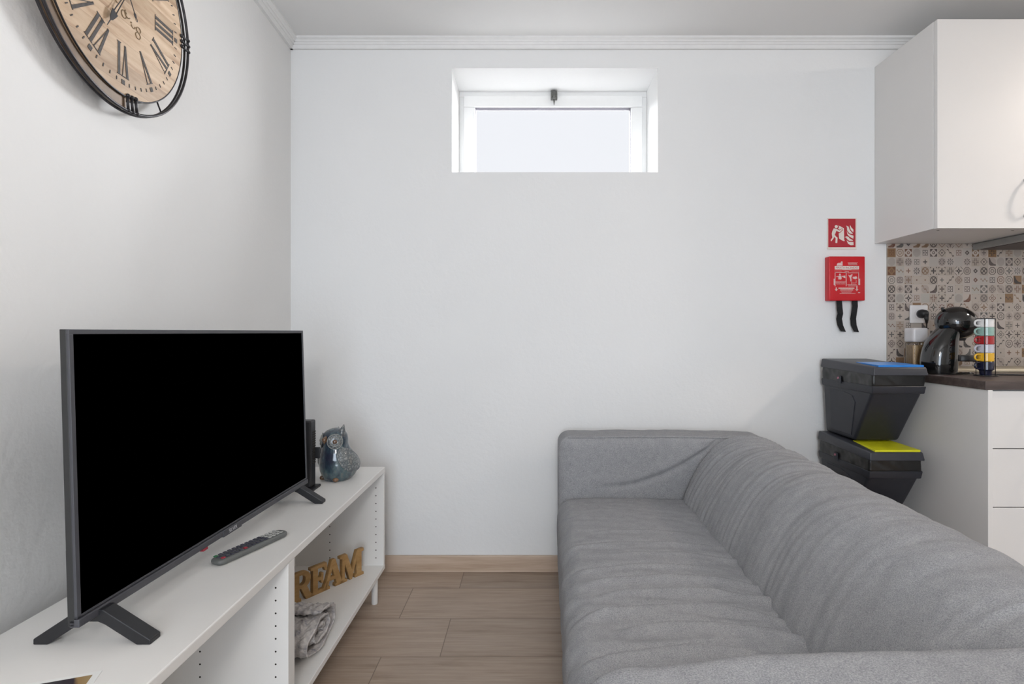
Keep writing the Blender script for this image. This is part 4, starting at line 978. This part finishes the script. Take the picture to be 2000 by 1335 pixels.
# ------------------------------------------------------------------ bins
def make_bin(z0, dx, flapmat, label, flabel):
    X0, X1, YBK, YF = 1.297+dx, 1.503+dx, 2.462, 2.08
    r = thing('recycling_bin', ((X0+X1)/2, 2.3, z0), label, 'bin', 'stacked recycling bins')
    def Z(h): return z0+h
    yb = 2.235
    def yf(h): return yb+(YF+0.012-yb)*min(1, h/0.225)
    b = MB().hull8([(X0+0.014, yf(0), Z(0.0)), (X1-0.008, yf(0), Z(0.0)), (X1-0.008, YBK-0.012, Z(0.0)), (X0+0.014, YBK-0.012, Z(0.0))],
                   [(X0+0.006, yf(0.225), Z(0.222)), (X1-0.006, yf(0.225), Z(0.222)), (X1-0.006, YBK-0.004, Z(0.222)), (X0+0.006, YBK-0.004, Z(0.222))], 0.012)
    bd = b.build('bin_body', M['bin'], r, smooth=True, angle=30)
    # raised arched panel on the side and front
    b = MB()
    def side(u, v, d): return (X0+0.014-0.008*v/0.222-d, u, Z(v))
    pts = [(2.40, 0.02), (2.25, 0.02), (2.215, 0.16), (2.235, 0.185), (2.30, 0.195), (2.40, 0.195)]
    b.prism(pts, side, -0.001, 0.0025, 0.001)
    b.build('side_panel', M['bin'], bd)
    b = MB().hull8([(X0+0.003, YF+0.014, Z(0.205)), (X1-0.003, YF+0.014, Z(0.205)), (X1-0.003, YBK-0.002, Z(0.205)), (X0+0.003, YBK-0.002, Z(0.205))],
                   [(X0+0.0, YF+0.008, Z(0.235)), (X1+0.0, YF+0.008, Z(0.235)), (X1+0.0, YBK, Z(0.235)), (X0+0.0, YBK, Z(0.235))], 0.004)
    b.build('rim', M['bin'], r, smooth=True, angle=30)
    # bag film turned over the rim
    def bagfn(p, n):
        w = 0.003*nz(p.x*20+p.z*40, p.y*14, z0*9) + 0.0015*nz((p.x+p.z)*60, p.y*40, 4)
        return p + Vector((n.x, n.y, 0))*w
    b = MB().softbox(X0+0.002, X1-0.002, YF+0.011, YBK-0.004, Z(0.230), Z(0.29), 0.006, 0.008, bagfn); b.build('bin_bag', M['bag'], r, smooth=True)
    # lid
    b = MB().hull8([(X0-0.002, YF, Z(0.276)), (X1+0.003, YF, Z(0.276)), (X1+0.003, YBK+0.003, Z(0.285)), (X0-0.002, YBK+0.003, Z(0.285))],
                   [(X0+0.002, YF+0.006, Z(0.308)), (X1-0.002, YF+0.006, Z(0.308)), (X1-0.002, YBK, Z(0.3235)), (X0+0.002, YBK, Z(0.3235))], 0.005)
    ld = b.build('lid', M['bin_lid'], r, smooth=True, angle=30)
    def lz(y): return 0.3090+(y-YF)/(YBK-YF)*0.0155
    fx0, fx1, fy0, fy1 = X0+0.024, X1-0.008, YF+0.012, 2.27
    b = MB().hull8([(fx0, fy0, Z(lz(fy0)-0.002)), (fx1, fy0, Z(lz(fy0)-0.002)), (fx1, fy1, Z(lz(fy1)-0.004)), (fx0+0.02, fy1, Z(lz(fy1)-0.004))],
                   [(fx0, fy0, Z(lz(fy0)+0.006)), (fx1, fy0, Z(lz(fy0)+0.006)), (fx1, fy1, Z(lz(fy1)+0.0015)), (fx0+0.02, fy1, Z(lz(fy1)+0.0015))], 0.001)
    fl = b.build('flap', flapmat, ld); fl['label'] = flabel
    b = MB().box(X0-0.006, X0+0.001, 2.30, 2.325, Z(0.226), Z(0.258), 0.002)
    b.build('clip', M['bin'], r)
    b = MB().hull8([(X0-0.0068, 2.306, Z(0.247)), (X0-0.0068, 2.322, Z(0.243)), (X0-0.0045, 2.322, Z(0.243)), (X0-0.0045, 2.306, Z(0.247))], [(X0-0.0068, 2.310, Z(0.254)), (X0-0.0068, 2.320, Z(0.252)), (X0-0.0045, 2.320, Z(0.252)), (X0-0.0045, 2.310, Z(0.254))])
    b.build('pull_tab', M['pink'], r)
    return r
make_bin(0.0, -0.006, M['bin_lid'], 'black stacking recycling bin on the floor, lowest of the stack', 'dark flap')
make_bin(0.324, -0.013, M['yellow'], 'black recycling bin with a yellow flap, under the blue one', 'yellow flap')
make_bin(0.648, 0.0, M['blue'], 'black recycling bin with a blue flap, topmost of the stack', 'blue flap')

# ------------------------------------------------------------------ fire sign and fire blanket
def S(x, y, Y=YB): return ((x-CX)*Y/F, CAMZ-(y-CY)*Y/F)
fs = thing('fire_blanket_sign', (1.409, 2.498, 1.47), 'red square sign of a figure holding a blanket to flames', 'sign')
sx0, sz1 = S(1615.4, 426.2); sx1, sz0 = S(1672, 487)
b = MB().box(sx0, sx1, 2.4955, 2.4996, sz0, sz1); b.build('sign_plate', M['sign_white'], fs)
rx0, rz1 = S(1616.6, 427.4); rx1, rz0 = S(1669.6, 482.8)
b = MB().box(rx0, rx1, 2.4948, 2.4956, rz0, rz1); b.build('red_field', M['sign_red'], fs)
def cp(x, y): return S(1605+x/17.8, 420+y/17.8)
def flat(b, pts, mapf, y0, y1): b.prism([mapf(*p) for p in pts], lambda u, v, d: (u, d, v), y0, y1)
b = MB()
flat(b, [(480+55*math.cos(k*PI/10), 405+52*math.sin(k*PI/10)) for k in range(20)], cp, 2.4941, 2.4949)
flat(b, [(395,465),(480,475),(495,520),(440,660),(425,690),(490,770),(525,790),(512,975),(450,970),(460,810),(400,755),(395,800),(310,915),(285,875),(345,790),(325,650),(345,560)], cp, 2.4941, 2.4949)
flat(b, [(480,478),(590,540),(685,482),(700,500),(605,600),(565,590),(470,540)], cp, 2.4939, 2.4949)
flat(b, [(550,370),(620,395),(745,465),(755,850),(778,905),(720,905),(580,820),(565,640),(610,625),(715,520),(705,470),(680,462),(600,515),(540,470),(590,420)], cp, 2.4941, 2.4949)
for q in ([(960,350),(1000,430),(1075,510),(1070,605),(980,515),(955,430)], [(820,370),(900,400),(950,530),(1050,640),(1045,662),(940,640),(860,540),(850,430)],
          [(845,560),(900,650),(1000,700),(1080,720),(1070,825),(950,760),(870,680)], [(770,780),(840,735),(900,760),(960,830),(1060,870),(1050,900),(930,900),(850,830),(820,780)],
          [(840,880),(920,935),(1075,935),(1080,1045),(980,1050),(890,1000)]): flat(b, q, cp, 2.4941, 2.4949)
b.build('pictogram', M['sign_white'], fs)
fb = thing('fire_blanket_box', (1.413, 2.48, 1.23), 'red fire blanket box with two black pull straps', 'fire blanket')
bx0, bz1 = S(1619.7, 500.2, 2.46); bx1, bz0 = S(1689.8, 586.8, 2.46)
b = MB().box(bx0, bx1, 2.46, 2.4996, bz0, bz1, 0.004, 3); fc = b.build('case', M['red'], fb, smooth=True, angle=40)
def bp(x, y): return S(1610+x/14.83, 500+y/14.83, 2.46)
def B(b, x0, y0, x1, y1, d=0.0): flat(b, [(x0, y0), (x1, y0), (x1, y1), (x0, y1)], bp, 2.4590-d, 2.4601-d)
b = MB(); B(b, 300, 285, 1000, 385); b.build('title_band', M['sign_white'], fc)
cxm, czm = bp(650, 335)
text_mesh('title_lettering', 'MANTA INCENDIO', 0.0135, M['sign_red'], fc, lambda u, v, d: (cxm+u, 2.4588-d*0.5, czm+v), sx=0.86)
b = MB()
for x0, y0, x1, y1 in ((300, 465, 640, 480), (300, 465, 318, 870), (622, 465, 640, 870), (665, 480, 1000, 492), (985, 465, 1000, 830), (665, 820, 930, 830), (318, 730, 622, 738), (785, 560, 795, 825), (915, 690, 923, 780), (795, 770, 920, 778), (270, 655, 298, 835), (1005, 655, 1033, 835), (330, 905, 360, 965), (925, 850, 955, 965)): B(b, x0, y0, x1, y1)
for cx_ in (345, 940): flat(b, [(cx_-48, 960), (cx_+48, 960), (cx_, 1010)], bp, 2.459, 2.4601)
# figures
flat(b, [(450+26*math.cos(k*PI/8), 530+26*math.sin(k*PI/8)) for k in range(16)], bp, 2.459, 2.4601)
flat(b, [(420, 560), (480, 560), (500, 640), (475, 690), (450, 650), (425, 690), (400, 640)], bp, 2.459, 2.4601)
flat(b, [(350, 580), (420, 575), (410, 600), (345, 600)], bp, 2.459, 2.4601); flat(b, [(480, 575), (600, 560), (610, 640), (540, 610)], bp, 2.459, 2.4601)
flat(b, [(690, 540), (740, 560), (800, 520), (815, 545), (765, 610), (780, 700), (750, 740), (745, 640)], bp, 2.459, 2.4601)
flat(b, [(820, 600), (880, 595), (920, 580), (960, 640), (900, 665), (830, 650)], bp, 2.459, 2.4601)
flat(b, [(355, 275), (370, 215), (420, 190), (460, 200), (490, 150), (525, 160), (525, 275)], bp, 2.459, 2.4601)
b.build('instruction_pictures', M['print_pale'], fc)
b = MB()
for y, x0, x1, h in ((190, 680, 965, 12), (215, 690, 940, 9), (240, 690, 950, 9), (255, 700, 955, 6), (400, 520, 780, 14), (430, 290, 500, 7), (430, 790, 1010, 7), (450, 590, 710, 14), (480, 690, 980, 9), (760, 330, 610, 9), (785, 335, 470, 8), (785, 490, 600, 8), (810, 350, 600, 8), (845, 680, 920, 8), (870, 690, 910, 8), (1030, 480, 800, 8), (1052, 500, 780, 7), (1080, 445, 900, 12), (1055, 980, 1035, 26)):
    random.seed(int(y*7+x0)); x = x0
    while x < x1:
        w = random.choice((14, 22, 30)); B(b, x, y-h/2, min(x+w, x1), y+h/2); x += w+6
b.build('small_print_lines', M['print_pale'], fc)
for yy, x0, x1, h in ((928, 410, 870, 30), (978, 460, 830, 20)):
    b = MB(); x = x0
    while x < x1: B(b, x, yy-h/2, min(x+26, x1), yy+h/2); x += 33
    b.build('bold_print_line', M['sign_white'], fc)
for xs in ([(1640, 586), (1639.5, 600), (1641.5, 612), (1641, 622), (1643.5, 635), (1648, 647)], [(1670.5, 586), (1669.5, 598), (1668.5, 610), (1668.5, 622), (1670, 635), (1673.5, 647.5)]):
    t = bmesh.new(); A_ = []
    for i, (x, y) in enumerate(xs):
        px, pz = S(x, y, 2.475); yy = 2.478-0.006*math.sin(i*1.3); w = 0.0125 if i < 5 else 0.011
        A_.append([t.verts.new((px-w, yy, pz)), t.verts.new((px+w, yy, pz - (0.002 if i == 5 else 0))), t.verts.new((px+w, yy+0.0025, pz)), t.verts.new((px-w, yy+0.0025, pz))])
    for P_, Q_ in zip(A_, A_[1:]):
        for k in range(4): t.faces.new((P_[k], P_[(k+1) % 4], Q_[(k+1) % 4], Q_[k]))
    t.faces.new(A_[0]); t.faces.new(A_[-1]); bmesh.ops.recalc_face_normals(t, faces=t.faces[:])
    MB().join(t).build('pull_strap', M['strap'], fb)
